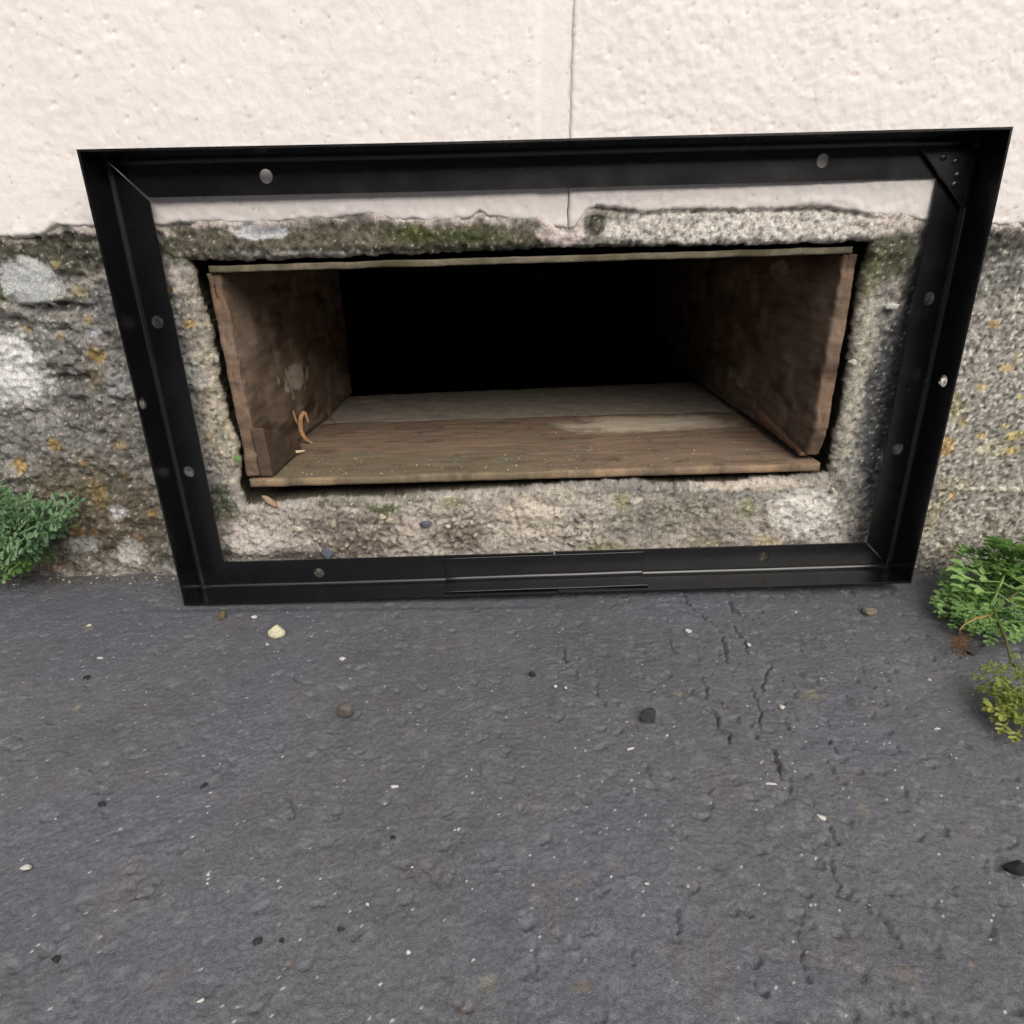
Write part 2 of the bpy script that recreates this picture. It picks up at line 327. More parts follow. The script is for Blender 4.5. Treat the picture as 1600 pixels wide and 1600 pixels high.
# stains, lichens, moss and mortar on the foundation: u, v, ru, rv, colour, strength, softness
PATCHES = [
    # broad tones
    (60, 620, 260, 300, (108, 107, 102), .7, .8), (150, 800, 150, 110, (104, 92, 62), .85, .6), (70, 400, 160, 45, (70, 68, 46), .85, .6), (1560, 620, 190, 270, (150, 146, 132), .9, .5),
    (1560, 380, 110, 26, (66, 62, 50), .9, .6), (1540, 430, 120, 60, (104, 104, 98), .5, .8), (1540, 840, 160, 70, (158, 150, 132), .7, .6), (1420, 640, 40, 220, (120, 120, 114), .5, .7),
    # mortar around the opening
    (800, 820, 520, 58, (176, 164, 147), .95, .25), (345, 640, 36, 150, (168, 156, 130), .9, .4), (315, 470, 26, 80, (150, 140, 120), .85, .4), (1325, 600, 34, 190, (170, 163, 140), .9, .3),
    (1402, 620, 56, 200, (72, 74, 75), .97, .3), (1400, 770, 50, 100, (92, 93, 92), .85, .5), (600, 370, 330, 26, (110, 104, 78), .95, .25), (300, 385, 70, 30, (98, 94, 72), .9, .4),
    (1160, 357, 260, 30, (214, 206, 192), .97, .2), (1390, 348, 60, 22, (190, 180, 164), .9, .4),
    # moss
    (700, 368, 130, 18, (78, 84, 34), .8, .6), (645, 362, 40, 14, (92, 104, 34), .6, .6), (735, 372, 60, 12, (70, 84, 30), .7, .6), (930, 350, 18, 26, (62, 62, 36), .9, .5), (860, 378, 45, 10, (56, 48, 30), .8, .5),
    (800, 387, 540, 7, (50, 50, 32), .75, .5), (1390, 400, 50, 45, (74, 78, 40), .9, .5), (1355, 430, 22, 60, (116, 116, 68), .75, .5), (1430, 440, 30, 40, (54, 56, 38), .8, .5),
    (345, 785, 30, 45, (66, 74, 40), .8, .6), (310, 790, 25, 60, (84, 84, 46), .7, .6), (600, 793, 34, 10, (84, 104, 34), .85, .5), (545, 785, 60, 9, (88, 92, 58), .6, .6), (705, 783, 26, 9, (118, 118, 62), .7, .5), (640, 778, 50, 8, (96, 98, 62), .6, .6),
    (970, 785, 16, 22, (140, 140, 74), .75, .6), (1165, 792, 18, 22, (140, 142, 80), .75, .6), (950, 855, 50, 16, (130, 128, 70), .7, .6), (1100, 850, 40, 18, (140, 134, 84), .6, .6), (1050, 800, 90, 40, (136, 132, 112), .7, .7), (1195, 850, 26, 18, (186, 168, 104), .7, .6),
    (110, 372, 70, 10, (48, 46, 26), .85, .4), (20, 378, 40, 9, (58, 60, 26), .85, .4), (2, 460, 12, 14, (70, 88, 22), .9, .4), (270, 360, 60, 10, (80, 76, 50), .8, .5),
    # dark blotches
    (85, 478, 60, 12, (54, 54, 46), .8, .5), (10, 500, 60, 16, (64, 64, 60), .7, .5), (165, 480, 30, 40, (90, 92, 94), .7, .6), (110, 590, 55, 12, (74, 74, 70), .75, .5), (90, 640, 110, 20, (92, 88, 80), .7, .6), (200, 690, 60, 50, (112, 108, 98), .6, .7), (175, 750, 50, 26, (80, 74, 62), .6, .6),
    (160, 855, 40, 12, (70, 62, 44), .8, .5), (235, 840, 40, 60, (90, 84, 62), .7, .6), (90, 885, 60, 10, (120, 98, 76), .7, .5), (20, 870, 26, 26, (62, 52, 34), .85, .5), (560, 850, 80, 26, (104, 92, 78), .85, .6), (520, 815, 60, 30, (122, 108, 96), .8, .6), (720, 838, 50, 32, (112, 99, 84), .85, .6), (590, 815, 50, 24, (126, 112, 98), .8, .6), (1000, 820, 70, 40, (128, 124, 108), .8, .6), (1120, 815, 50, 34, (138, 132, 114), .7, .6), (370, 860, 40, 14, (78, 70, 50), .8, .5), (470, 868, 60, 9, (66, 58, 42), .8, .5),
    # pale lichen and lime
    (47, 440, 54, 40, (176, 180, 176), .98, .15), (12, 575, 74, 74, (206, 206, 200), .97, .5), (60, 640, 60, 30, (160, 158, 150), .6, .7), (148, 520, 14, 8, (150, 154, 160), .9, .4), (190, 600, 26, 26, (152, 152, 152), .7, .6), (185, 797, 18, 16, (190, 188, 190), .9, .4), (205, 865, 28, 24, (172, 170, 162), .9, .4), (130, 850, 34, 14, (168, 166, 160), .85, .4),
    (405, 361, 46, 14, (196, 198, 202), .97, .12), (395, 845, 56, 28, (190, 178, 166), .9, .4), (1255, 800, 64, 44, (210, 205, 192), .93, .45), (1290, 840, 40, 22, (190, 186, 174), .8, .6), (830, 812, 56, 40, (194, 180, 154), .92, .35), (640, 835, 20, 30, (176, 162, 142), .8, .4), (690, 800, 28, 16, (176, 166, 144), .8, .5), (1180, 757, 120, 9, (200, 184, 160), .85, .5), (880, 772, 70, 14, (176, 164, 142), .8, .5),
    (275, 440, 14, 22, (176, 162, 152), .85, .4), (330, 500, 16, 18, (184, 168, 128), .7, .5), (362, 665, 14, 30, (196, 178, 140), .7, .5), (1300, 590, 14, 60, (186, 178, 154), .7, .5), (300, 590, 30, 40, (148, 148, 142), .8, .5), (1393, 479, 11, 6, (206, 204, 196), .98, .15),
    (1530, 560, 60, 10, (172, 170, 160), .5, .6), (1560, 765, 80, 5, (196, 188, 164), .6, .4), (1490, 760, 40, 24, (164, 150, 116), .5, .6), (1560, 700, 50, 20, (180, 170, 128), .6, .6),
    # ochre lichen
    (86, 695, 13, 13, (172, 138, 42), .9, .4), (33, 727, 15, 13, (168, 132, 40), .9, .4), (5, 777, 14, 12, (170, 126, 40), .9, .4), (153, 555, 15, 16, (168, 138, 54), .9, .4), (150, 590, 24, 22, (112, 96, 48), .7, .6), (296, 505, 12, 9, (176, 140, 42), .9, .4), (268, 452, 8, 7, (160, 124, 36), .9, .4), (140, 500, 10, 8, (158, 134, 60), .8, .4), (42, 513, 9, 6, (180, 152, 84), .8, .5), (125, 455, 16, 12, (152, 134, 76), .7, .5), (92, 415, 8, 8, (150, 140, 54), .7, .5), (95, 525, 9, 8, (178, 150, 84), .7, .5),
    (155, 770, 20, 30, (140, 116, 44), .8, .6), (120, 828, 13, 11, (172, 126, 40), .9, .4), (147, 832, 9, 8, (156, 116, 40), .8, .4), (190, 695, 16, 12, (150, 120, 56), .6, .6), (200, 745, 8, 6, (160, 116, 44), .7, .5), (240, 802, 11, 7, (166, 130, 44), .85, .4), (325, 685, 8, 9, (164, 138, 66), .7, .5), (132, 722, 8, 7, (150, 116, 44), .8, .5), (215, 840, 8, 8, (140, 100, 54), .7, .5),
    (1478, 698, 15, 20, (190, 148, 66), .9, .4), (1553, 507, 10, 8, (186, 136, 52), .85, .4), (1573, 575, 13, 9, (196, 162, 84), .8, .5), (1533, 604, 10, 8, (190, 156, 80), .8, .5), (1592, 620, 6, 5, (190, 176, 70), .8, .5), (1495, 640, 20, 20, (164, 150, 84), .6, .6), (1585, 680, 14, 9, (190, 170, 66), .85, .5), (1582, 704, 12, 7, (188, 160, 50), .9, .4), (1534, 680, 8, 7, (196, 164, 70), .8, .4), (1570, 665, 9, 8, (184, 166, 74), .7, .5), (1505, 660, 9, 8, (180, 150, 64), .7, .5), (1488, 775, 8, 7, (192, 152, 76), .8, .5), (1490, 620, 14, 10, (150, 146, 62), .7, .6), (1343, 823, 10, 7, (140, 104, 56), .7, .5),
    (1460, 800, 20, 40, (150, 136, 90), .6, .6), (1590, 560, 8, 8, (190, 168, 100), .6, .5), (1480, 860, 26, 18, (140, 126, 80), .5, .6),
]
def build_foundation():
    xs = axis(-3.0, 3.0, -.46, .46, .00105, 1.07, .05); zs = np.concatenate([[-.08, -.05, -.03, -.015, -.008], np.arange(-.004, .288, .00105), [.30]])
    X, Z = np.meshgrid(xs, zs, indexing='ij')
    fine = sst(.66, .46, np.abs(X))
    sd = poly_sdf(X, Z, HOLE)
    sd = sd + .0014*fbm(X, Z, .012, 51, 3) + .0007*fbm(X, Z, .004, 52, 2)
    def reg(u, v, ru, rv, soft=.5, n=.35):
        cx, cz = on_wall(u, v); rx = abs(on_wall(u+ru, v)[0]-cx); rz = abs(on_wall(u, v-rv)[1]-cz)
        q = np.hypot((X-cx)/rx, (Z-cz)/rz)+n*NZ
        return sst(1.02, 1.02-soft*.9-.05, q)
    NZ = fbm(X, Z, .010, 301, 4, .6)
    leftout = sst(-.20, -.27, X); rightout = sst(.28, .33, X)
    under = sst(.004, -.004, Z-.083+.01*0)*sst(-.245, -.22, X)*sst(.275, .25, X)
    topstrip = sst(.243, .250, Z)*sst(-.245, -.23, X)*sst(.30, .27, X)
    # relief
    d = .0030*fbm(X, Z, .07, 1, 3)
    d += fine*(.0024*fbm(X, Z, .016, 2, 4, .55)*(.5+.9*leftout+.5*under-.25*rightout))
    f1, f2, i1 = worley(X+.0030*NZ+.0012*fbm(X, Z, .0035, 7, 2), Z+.0026*fbm(X, Z, .007, 6, 3), .0042, 3)
    trowel = np.clip(reg(830, 815, 60, 40, .4)+reg(640, 838, 24, 34, .4)+reg(400, 850, 60, 26, .4)+reg(690, 795, 30, 18, .4)+reg(1250, 810, 80, 45, .5)+reg(950, 790, 60, 22, .5)+reg(420, 800, 60, 22, .5), 0, 1)
    pebbly = np.clip((reg(560, 835, 110, 44, .4)+reg(730, 820, 60, 44, .5)+reg(900, 830, 50, 40, .5)+.5*reg(1060, 810, 90, 40, .6))*(1-.9*trowel), 0, 1)
    d += fine*.0017*np.clip(1-1.3*f1, 0, 1)*(i1-.2)*(.35+(.4+.7*pebbly)*under*(1-.8*trowel)+.6*topstrip+.4*leftout)
    d += fine*.0026*(np.abs(fbm(X, Z, .010, 501, 4, .62))-.25)*np.clip(.9*pebbly+.7*topstrip+.5*leftout+.25*rightout, 0, 1.2)
    g1, g2, i2 = worley(X, Z, .0024, 8)
    d += fine*.0007*np.clip(1-1.2*g1, 0, 1)*(i2-.35)
    d += fine*.0007*fbm(X, Z, .0036, 12, 2)
    h1, _, i3 = worley(X+.002*NZ, Z, .010, 15)
    d -= fine*.0024*sst(.36, .12, h1)*(i3 > .74)*(.5+.5*leftout+.3*under)
    d += .0022*under + .0012*trowel + .003*topstrip*(.6+.4*sst(.02, .05, X))
    d += fine*.0030*np.maximum(fbm(X, Z*1.8, .022, 95, 3), -.2)*leftout
    for u, v, ru, rv, a in ((47, 440, 50, 38, .0012), (12, 575, 62, 66, .0015), (405, 361, 46, 14, -.0012), (1255, 805, 54, 36, .0006), (690, 790, 34, 20, .002), (640, 835, 22, 34, .002), (830, 815, 44, 34, .0018), (395, 845, 48, 26, .0016),
                            (85, 480, 70, 10, -.0030), (100, 515, 18, 4, -.004), (110, 592, 50, 9, -.0028), (300, 590, 30, 40, .0016), (275, 440, 16, 24, .0022), (1393, 479, 11, 6, .003), (205, 865, 28, 24, .0018), (1560, 765, 80, 4, .0010)):
        d += a*reg(u, v, ru, rv, .5, .3)
    smooth = np.clip(reg(47, 440, 56, 42, .3)+reg(405, 361, 46, 14, .3)+.6*reg(12, 575, 70, 70, .5)+.5*reg(205, 865, 30, 26, .5), 0, 1)
    d *= 1-.65*smooth
    # crack of the patched mortar below the opening
    for pl in ([(795, 760), (798, 790), (808, 815), (812, 832)], [(668, 772), (672, 792), (664, 812)], [(635, 800), (640, 822)]):
        P = [np.array(on_wall(*p)) for p in pl]
        for a, b in zip(P[:-1], P[1:]):
            e = b-a; t = np.clip(((X-a[0])*e[0]+(Z-a[1])*e[1])/(e@e), 0, 1)
            dist = np.hypot(X-a[0]-t*e[0]+.0012*NZ, Z-a[1]-t*e[1])
            d -= .0022*sst(.0016, .0003, dist)
    Zb = zb(X)
    # duck behind the painted blocks, with an open groove under their edge on the right
    fill = sst(-.35, .25, fbm(X, X*0, .035, 411, 3))*(1-sst(-.285, -.30, X)*.8)*(1-sst(.05, .06, X)*sst(.265, .25, X))
    d = d+(np.maximum(d, .0046+.0008*NZ)-d)*fill*np.exp(-(np.maximum(Zb-Z, 0)/.0045)**2)
    d -= .010*sst(.0012, .006, Z-Zb)
    d -= .0030*np.exp(-((Z-Zb+.0012)/.0013)**2)*sst(.05, .07, X)*sst(.27, .24, X)
    # rounded arris at the opening
    r = .007; s = np.clip(r-np.maximum(sd, 0), 0, r)
    d -= (r-np.sqrt(np.maximum(r*r-s*s, 0)))*.9
    # spread foot into the ground
    d += .001*sst(.012, -.004, Z)*(1+fbm(X, Z, .02, 64, 2))
    # ---- colour
    col = np.empty(X.shape+(3,)); col[:] = lin((136, 132, 121))
    col *= (1+.30*fbm(X, Z, .045, 40, 4)+.22*fine*fbm(X, Z, .006, 41, 3))[..., None]
    EDGE = .55*NZ+.35*fbm(X, Z, .0042, 311, 3)
    for u, v, ru, rv, c, st, soft in PATCHES:
        cx, cz = on_wall(u, v); rx = abs(on_wall(u+ru, v)[0]-cx); rz = abs(on_wall(u, v-rv)[1]-cz)
        q = np.hypot((X-cx)/rx, (Z-cz)/rz)
        m = sst(1.05, 1.0-soft*.9, q+EDGE*(.25+.55*soft))*st
        k = m > .003
        tone = 1+.22*EDGE
        col = np.where(k[..., None], mix(col, lin(c)*np.ones(3), m), col)
    lum = col.mean(-1, keepdims=True); col = lum+(col-lum)*.66
    # sand grains: pale and dark, in cells of two sizes
    gm = fine*(1-.8*np.clip(smooth, 0, 1))
    col *= (1+gm*(.62*(i2-.5)+.30*(i1-.5))*(1-.55*under))[..., None]
    col = mix(col, lin((206, 200, 186)), gm*.75*sst(.34, .16, g1)*(i2 > .90))
    col = mix(col, lin((52, 50, 46)), gm*.6*sst(.5, .2, g1)*(i2 < .13))
    col = mix(col, lin((210, 202, 186)), gm*.55*sst(.35, .15, f1)*(i1 > .90)*(.4+.6*under))
    col = np.clip(col, .006, .75)
    col = mix(col, lin((70, 60, 48)), pebbly*.75*sst(.05, .5, fbm(X, Z, .0055, 511, 4, .65)+.5*(f1-.45)))
    col = mix(col, lin((196, 182, 160)), pebbly*.6*sst(.34, .2, f1)*(i1 > .55))
    col = mix(col, lin((64, 56, 44)), topstrip*sst(.04, .06, X)*.55*sst(.15, .55, fbm(X, Z, .006, 513, 4, .65)))
    col = mix(col, lin((58, 54, 46)), .5*fine*leftout*sst(.2, .6, fbm(X, Z*1.5, .008, 515, 4, .65))*(1-np.clip(smooth, 0, 1)))
    col *= (1+fine*rightout*.7*(i2-.5))[..., None]
    # white paint run down over the mortar at the joint
    drip = sst(.0052+.004*fbm(X, X*0, .03, 402, 2), .0005, Zb-Z+.0045*fbm(X, Z, .007, 401, 4, .65))*sst(-.5, .35, fbm(X, Z, .018, 403, 3))
    col = mix(col, lin((222, 210, 200)), .92*drip*(1-.75*sst(.05, .06, X)*sst(.26, .25, X)))
    cx, cz = on_wall(879, 362)
    q = np.hypot((X-cx)/.017, (Z-cz)/.013)+.5*NZ
    col = mix(col, lin((226, 214, 206)), .95*sst(1.05, .7, q))
    V = np.stack([X, -d, Z], -1)
    # cut the opening: snap the vertices next to its outline on to it, drop the faces inside
    gx = np.gradient(sd, xs, axis=0); gz = np.gradient(sd, zs, axis=1); gl = gx*gx+gz*gz+1e-9
    near = np.abs(sd) < .00075
    V[..., 0] -= np.where(near, sd*gx/gl, 0); V[..., 2] -= np.where(near, sd*gz/gl, 0)
    sdn = np.where(near, 0, sd).ravel()
    F = grid_faces(len(xs), len(zs))
    F = F[sdn[F].mean(1) > 1e-5]
    V = V.reshape(-1, 3); C = col.reshape(-1, 3)
    # reveal: boundary edges of the opening carried into the wall
    E_ = np.concatenate([F[:, [0, 1]], F[:, [1, 2]], F[:, [2, 3]], F[:, [3, 0]]])
    key = np.sort(E_, 1); key = key[:, 0].astype(np.int64)*len(V)+key[:, 1]
    uq, first, cnt = np.unique(key, return_index=True, return_counts=True)
    B = E_[first[cnt == 1]]
    mid = V[B].mean(1)
    B = B[(np.abs(mid[:, 0]-.02) < .30) & (np.abs(mid[:, 2]-.165) < .13)]
    ring = np.unique(B); idx = {int(a): k for k, a in enumerate(ring)}
    allV = [V]; allC = [C]; allF = [F]; base = None; n0 = len(V)
    depth = [.004, .012, .03, .07, .14, .30]
    prev = {int(a): int(a) for a in ring}
    for k, dy in enumerate(depth):
        nv = V[ring].copy(); nv[:, 1] = np.maximum(nv[:, 1], 0)+dy
        out = sdn
        nv[:, 0] += (nv[:, 0]-OC[0])*.02*min(k, 2); nv[:, 2] += (nv[:, 2]-OC[1])*.015*min(k, 2)
        nv[:, 0] += .0010*fbm(nv[:, 2], nv[:, 1], .03, 5, 2); nv[:, 2] += .0010*fbm(nv[:, 0], nv[:, 1], .03, 9, 2)
        st = n0+k*len(ring); allV.append(nv)
        allC.append(lin((96, 90, 78))*np.ones((len(ring), 1))*(1+.3*fbm(nv[:, 0]+nv[:, 2], nv[:, 1], .01, 3, 2))[:, None])
        cur = {int(a): st+idx[int(a)] for a in ring}
        allF.append(np.array([[prev[int(b)], prev[int(a)], cur[int(a)], cur[int(b)]] for a, b in B]))
        prev = cur
    o = obj('foundation_wall', mesh_from('foundation_wall', np.concatenate(allV), np.concatenate(allF), np.concatenate(allC)), M_CONC)
    tag(o, 'weathered grey concrete foundation with lichen and moss, below the cream painted blocks', 'wall')
    return o
foundation = build_foundation()

def build_blocks():
    root = empty('painted_block_wall', (0, 0, .265))
    tag(root, 'cream painted masonry block wall with one vertical joint, above the concrete foundation', 'wall')
    GAP = .0005
    def block(x0, x1, z0f, z1, sx, sz, first, seed, step):
        if first:
            xa = np.concatenate([np.arange(max(x0, -.48), min(x1, .48), step)])
            if x0 < -.48: xa = np.concatenate([np.linspace(x0, -.48, 24)[:-1], xa])
            else: xa[0] = x0
            if x1 > .48: xa = np.concatenate([xa, np.linspace(xa[-1], x1, 24)[1:]])
            else: xa = np.concatenate([xa[:-1], [x1]])
        else: xa = np.linspace(x0, x1, max(3, int((x1-x0)/step)))
        n = int((z1-z0f(np.array([x0]))[0])/step)
        t = np.linspace(0, 1, n)
        X, T = np.meshgrid(xa, t, indexing='ij')
        Zl = z0f(X); Z = Zl+T*(z1-Zl)
        up = Z-Zl
        hs = .0000
        b = .0006*fbm(X, Z, .09, 201, 2)
        left = sst(.001, -.002, X-JX)
        # trowelled, brushed masonry paint: soft lumps with small sharp pits
        b += .00035*fbm(X+.35*Z, Z-.2*X, .018, 203, 3)
        b += .00030*fbm(X+.5*Z, Z*1.0-.3*X, .0065, 207, 3)*(.65+.6*(1-left))
        f1, _, i1 = worley(X+.001*fbm(X, Z, .004, 3), Z*1.0-.5*X, .010, 205)
        b += .0004*np.clip(1-2.2*f1, 0, 1)*(i1 > .62)
        b -= .0009*sst(.20, .05, f1)*(i1 < .10)
        g1, _, i2 = worley(X+.5*Z, Z-.4*X, .0055, 215)
        b -= .0008*sst(.22, .06, g1)*(i2 < .07+.05*(1-left))
        # mortar band struck flush beside the joint, smoother
        jb = sst(-.024, -.018, X-JX)*left
        b = b*(1-.75*jb)-.0012*jb
        # rounded edges
        r = .004
        for q in (X-x0, x1-X, z1-Z):
            s = np.clip(r-q, 0, r)/r; b -= .0009*s**4
        jw = (.0008*fbm(X*0+.7, Z, .016, 88, 3)+.0004*fbm(X*0+.2, Z, .022, 88+seed, 3))*np.exp(-np.abs(X-JX)/.004)
        s = np.clip(.0028-up, 0, .0028)/.0028
        b -= .0034*s**3 - .0012*np.exp(-((up-.004)/.003)**2)*np.clip(fbm(X, Z, .012, 219, 2), -.2, 1)
        base = lin((229, 222, 217)); col = np.empty(X.shape+(3,)); col[:] = base
        col *= (1+.035*fbm(X, Z, .10, 231, 3)+.02*fbm(X, Z, .01, 232, 2))[..., None]
        col = mix(col, lin((226, 224, 216)), .5*sst(.0, .6, fbm(X, Z, .12, 241, 2)))
        # grey weather streak right of the joint and dirt splashed on the lowest edge
        st = np.exp(-((X-on_wall(1275, 100)[0]-.004*fbm(X*0, Z, .03, 3, 2))/.010)**2)*(1-left)
        col = mix(col, lin((196, 190, 180)), .30*st*sst(-.5, .6, fbm(X, Z, .012, 61, 3)))
        col = mix(col, lin((170, 162, 142)), .35*sst(.0018, .0004, up+.0016*fbm(X, Z, .006, 63, 3)))
        col = mix(col, lin((186, 172, 160)), .25*np.exp(-((X-JX)/.0016)**2))
        pitd = sst(.16, .05, g1)*(i2 < .05)
        col = mix(col, lin((150, 142, 130)), .6*pitd)
        V = np.stack([X+jw, -.0045-b, Z], -1)
        nx, nz = X.shape
        F = [grid_faces(nx, nz)]
        vs = [V.reshape(-1, 3)]; cs = [col.reshape(-1, 3)]
        # returns on the four sides down to the bed
        def edge(ix, flip):
            e = V.reshape(-1, 3)[ix].copy(); e[:, 1] = .030
            st_ = sum(len(q) for q in vs); vs.append(e); cs.append(np.tile(lin((150, 140, 124)), (len(e), 1)))
            a = np.array(ix[:-1]); b_ = np.array(ix[1:]); k = np.arange(len(ix)-1)+st_
            F.append(np.stack([a, b_, k+1, k] if not flip else [b_, a, k, k+1], 1))
        I = np.arange(nx*nz).reshape(nx, nz)
        edge(list(I[:, 0]), True); edge(list(I[:, -1]), False); edge(list(I[0, :]), False); edge(list(I[-1, :]), True)
        v = np.concatenate(vs); v = v-np.array([0, 0, .265])
        obj('painted_block', mesh_from('painted_block', v, np.concatenate(F), np.concatenate(cs)), M_PAINT, root)
    L = .60
    ZT = .4665
    block(JX-L+GAP, JX-GAP/2, zb, ZT, 0, 0, True, 1, .00115)
    block(JX+GAP/2, JX+L-GAP, zb, ZT, 0, 0, True, 2, .00115)
    for k in (-3, -2, 1, 2):
        block(JX+k*L+GAP, JX+(k+1)*L-GAP, lambda x: np.full(np.shape(x), on_wall(1600, 352, -.004)[1]) if np.ndim(x) else x, ZT, 0, 0, False, 3, .012)
    for c in range(1, 8):
        for k in range(-3, 3):
            off = L/2 if c % 2 else 0
            z0 = .265+c*.2025
            block(JX+k*L+off+GAP, JX+(k+1)*L+off-GAP, lambda x, z0=z0: np.full(np.shape(x), z0), z0+.2005, 0, 0, False, 5, .014)
    # mortar behind the joints
    V = np.array([[-2.4, .0005, .003], [2.4, .0005, .003], [2.4, .0005, 1.62], [-2.4, .0005, 1.62], [-2.4, .03, .003], [2.4, .03, .003], [2.4, .03, 1.62], [-2.4, .03, 1.62]])
    F = [[0, 1, 2, 3], [5, 4, 7, 6], [4, 0, 3, 7], [1, 5, 6, 2], [3, 2, 6, 7], [4, 5, 1, 0]]
    V[:4, 1] = -.0031; V[[0, 1], 2] = .030; V[[4, 5], 2] = .030
    obj('mortar_bed', mesh_from('mortar_bed', V, F, smooth=False), M_MORTAR, root)
build_blocks()

# crawl space behind the wall: a closed dark room, open only to the vent
def crawl():
    x0, x1, y0, y1, z0, z1 = -.9, .9, .031, 1.15, .012, .62
    bm = bmesh.new()
    n = 24
    def quad(f):
        g = [[bm.verts.new(f(i/n, j/n)) for j in range(n+1)] for i in range(n+1)]
        for i in range(n):
            for j in range(n): bm.faces.new((g[i][j], g[i+1][j], g[i+1][j+1], g[i][j+1]))
    lump = lambda a, b: .012*math.sin(a*19+b*7)+.010*math.sin(b*31-a*11)
    quad(lambda a, b: (x0+a*(x1-x0), .36+b*(y1-.36), z0+.012+lump(a, b)*.6))
    quad(lambda a, b: (x0+a*(x1-x0), y1+lump(a, b), z0-.05+b*(z1-z0+.1)))
    quad(lambda a, b: (x0, y0+a*(y1+.05-y0), z0-.05+b*(z1-z0+.1)))
    quad(lambda a, b: (x1, y0+a*(y1+.05-y0), z0-.05+b*(z1-z0+.1)))
    quad(lambda a, b: (x0+a*(x1-x0), y0+b*(y1+.05-y0), z1))
    quad(lambda a, b: (x0+a*(x1-x0), y0+b*(.37-y0), z0+.04))
    me = bpy.data.meshes.new('crawl_space'); bm.to_mesh(me); bm.free()
    o = obj('crawl_space', me, M_EARTH); tag(o, 'dark earth crawl space seen through the vent opening', 'crawl space', kind='structure')
crawl()

def added_rear_wall():  # unseen wall, added so the black frame mirrors something dark
    bm = bmesh.new()
    for x0, x1, y0, y1, z0, z1 in ((-7, 7, -3.4, -3.18, -.05, 1.40), (-7.05, 7.05, -3.45, -3.13, 1.4005, 1.46)):
        m = Matrix.Translation(((x0+x1)/2, (y0+y1)/2, (z0+z1)/2)) @ Matrix.Diagonal((x1-x0, y1-y0, z1-z0, 1))
        bmesh.ops.create_cube(bm, size=1, matrix=m)
    me = bpy.data.meshes.new('added_rear_wall'); bm.to_mesh(me); bm.free()
    o = obj('added_rear_wall', me, plain('added_wall_render', (112, 104, 96), .9, .2, .05, .002)); tag(o, 'plain rendered boundary wall across the drive', 'wall', kind='structure')
added_rear_wall()

# stones set in the concrete
def stone_mesh(name, sx, sy, sz, rgb, seed, subdiv=3, rough=.22, var=.25, flat=None):
    bm = bmesh.new(); bmesh.ops.create_icosphere(bm, subdivisions=subdiv, radius=1)
    rng = np.random.RandomState(seed)
    P = np.array([v.co[:] for v in bm.verts])
    for _ in range(16):                                 # broken facets
        nrm = rng.normal(size=3); nrm /= np.linalg.norm(nrm); c = rng.uniform(.48, .86)
        dd = P@nrm-c; P = P-np.where(dd > 0, dd, 0)[:, None]*nrm*.97
    P *= (1+rough*.5*fbm(P[:, 0]*1.3+P[:, 2], P[:, 1]*1.3-P[:, 2], .8, seed, 3))[:, None]
    P *= np.array([sx, sy, sz])
    F = [[v.index for v in f.verts] for f in bm.faces]; bm.free()
    c = lin(rgb)*(1+var*fbm(P[:, 0]+P[:, 2], P[:, 1], max(sx, sy)*.8, seed+3, 3))[:, None]
    return mesh_from(name, P, F, np.clip(c, .005, .8))
for k, (u, v, rx, rz, rgb) in enumerate(((513, 864, 13, 15, (92, 100, 114)), (664, 818, 13, 7, (92, 92, 106)), (598, 808, 7, 7, (178, 166, 142)), (610, 812, 8, 6, (186, 172, 150)), (466, 825, 7, 6, (200, 188, 168)), (700, 822, 5, 4, (190, 180, 160)), (1393, 479, 12, 6, (206, 204, 196)),
                                         (1300, 765, 5, 5, (190, 180, 160)), (340, 560, 5, 6, (170, 168, 160)), (1330, 566, 6, 7, (184, 178, 160)), (1337, 545, 5, 5, (150, 148, 140)))):
    x, z = on_wall(u, v, -.003); sc = .00052
    o = obj('stone', stone_mesh('stone', rx*sc, .003, rz*sc, rgb, 40+k, 3), M_STONE, foundation); o.location = (x, -.0042, z)

# ================================================================== WOODEN VENT BOX
def slab(n, f, colf):
    """closed box lattice n=(nx,ny,nz) with shared vertices; f maps unit coordinates to points, colf to colour"""
    nx, ny, nz = n
    idx = {}; pts = []; faces = []
    def vid(i, j, k):
        t = (i, j, k)
        if t not in idx: idx[t] = len(pts); pts.append((i/nx, j/ny, k/nz))
        return idx[t]
    for i in range(nx):
        for j in range(ny):
            faces.append((vid(i, j, 0), vid(i, j+1, 0), vid(i+1, j+1, 0), vid(i+1, j, 0)))
            faces.append((vid(i, j, nz), vid(i+1, j, nz), vid(i+1, j+1, nz), vid(i, j+1, nz)))
    for i in range(nx):
        for k in range(nz):
            faces.append((vid(i, 0, k), vid(i+1, 0, k), vid(i+1, 0, k+1), vid(i, 0, k+1)))
            faces.append((vid(i, ny, k), vid(i, ny, k+1), vid(i+1, ny, k+1), vid(i+1, ny, k)))
    for j in range(ny):
        for k in range(nz):
            faces.append((vid(0, j, k), vid(0, j, k+1), vid(0, j+1, k+1), vid(0, j+1, k)))
            faces.append((vid(nx, j, k), vid(nx, j+1, k), vid(nx, j+1, k+1), vid(nx, j, k+1)))
    P = np.array(pts); V = f(P); return V, np.array(faces), np.clip(colf(P, V), .004, .7)
def rotbox(a, b):     # coordinates along the (slightly turned) opening -> world x, z
    c, s = math.cos(OROT), math.sin(OROT); return OC[0]+a*c-b*s, OC[1]+a*s+b*c
HW, HH = OW/2, OH/2
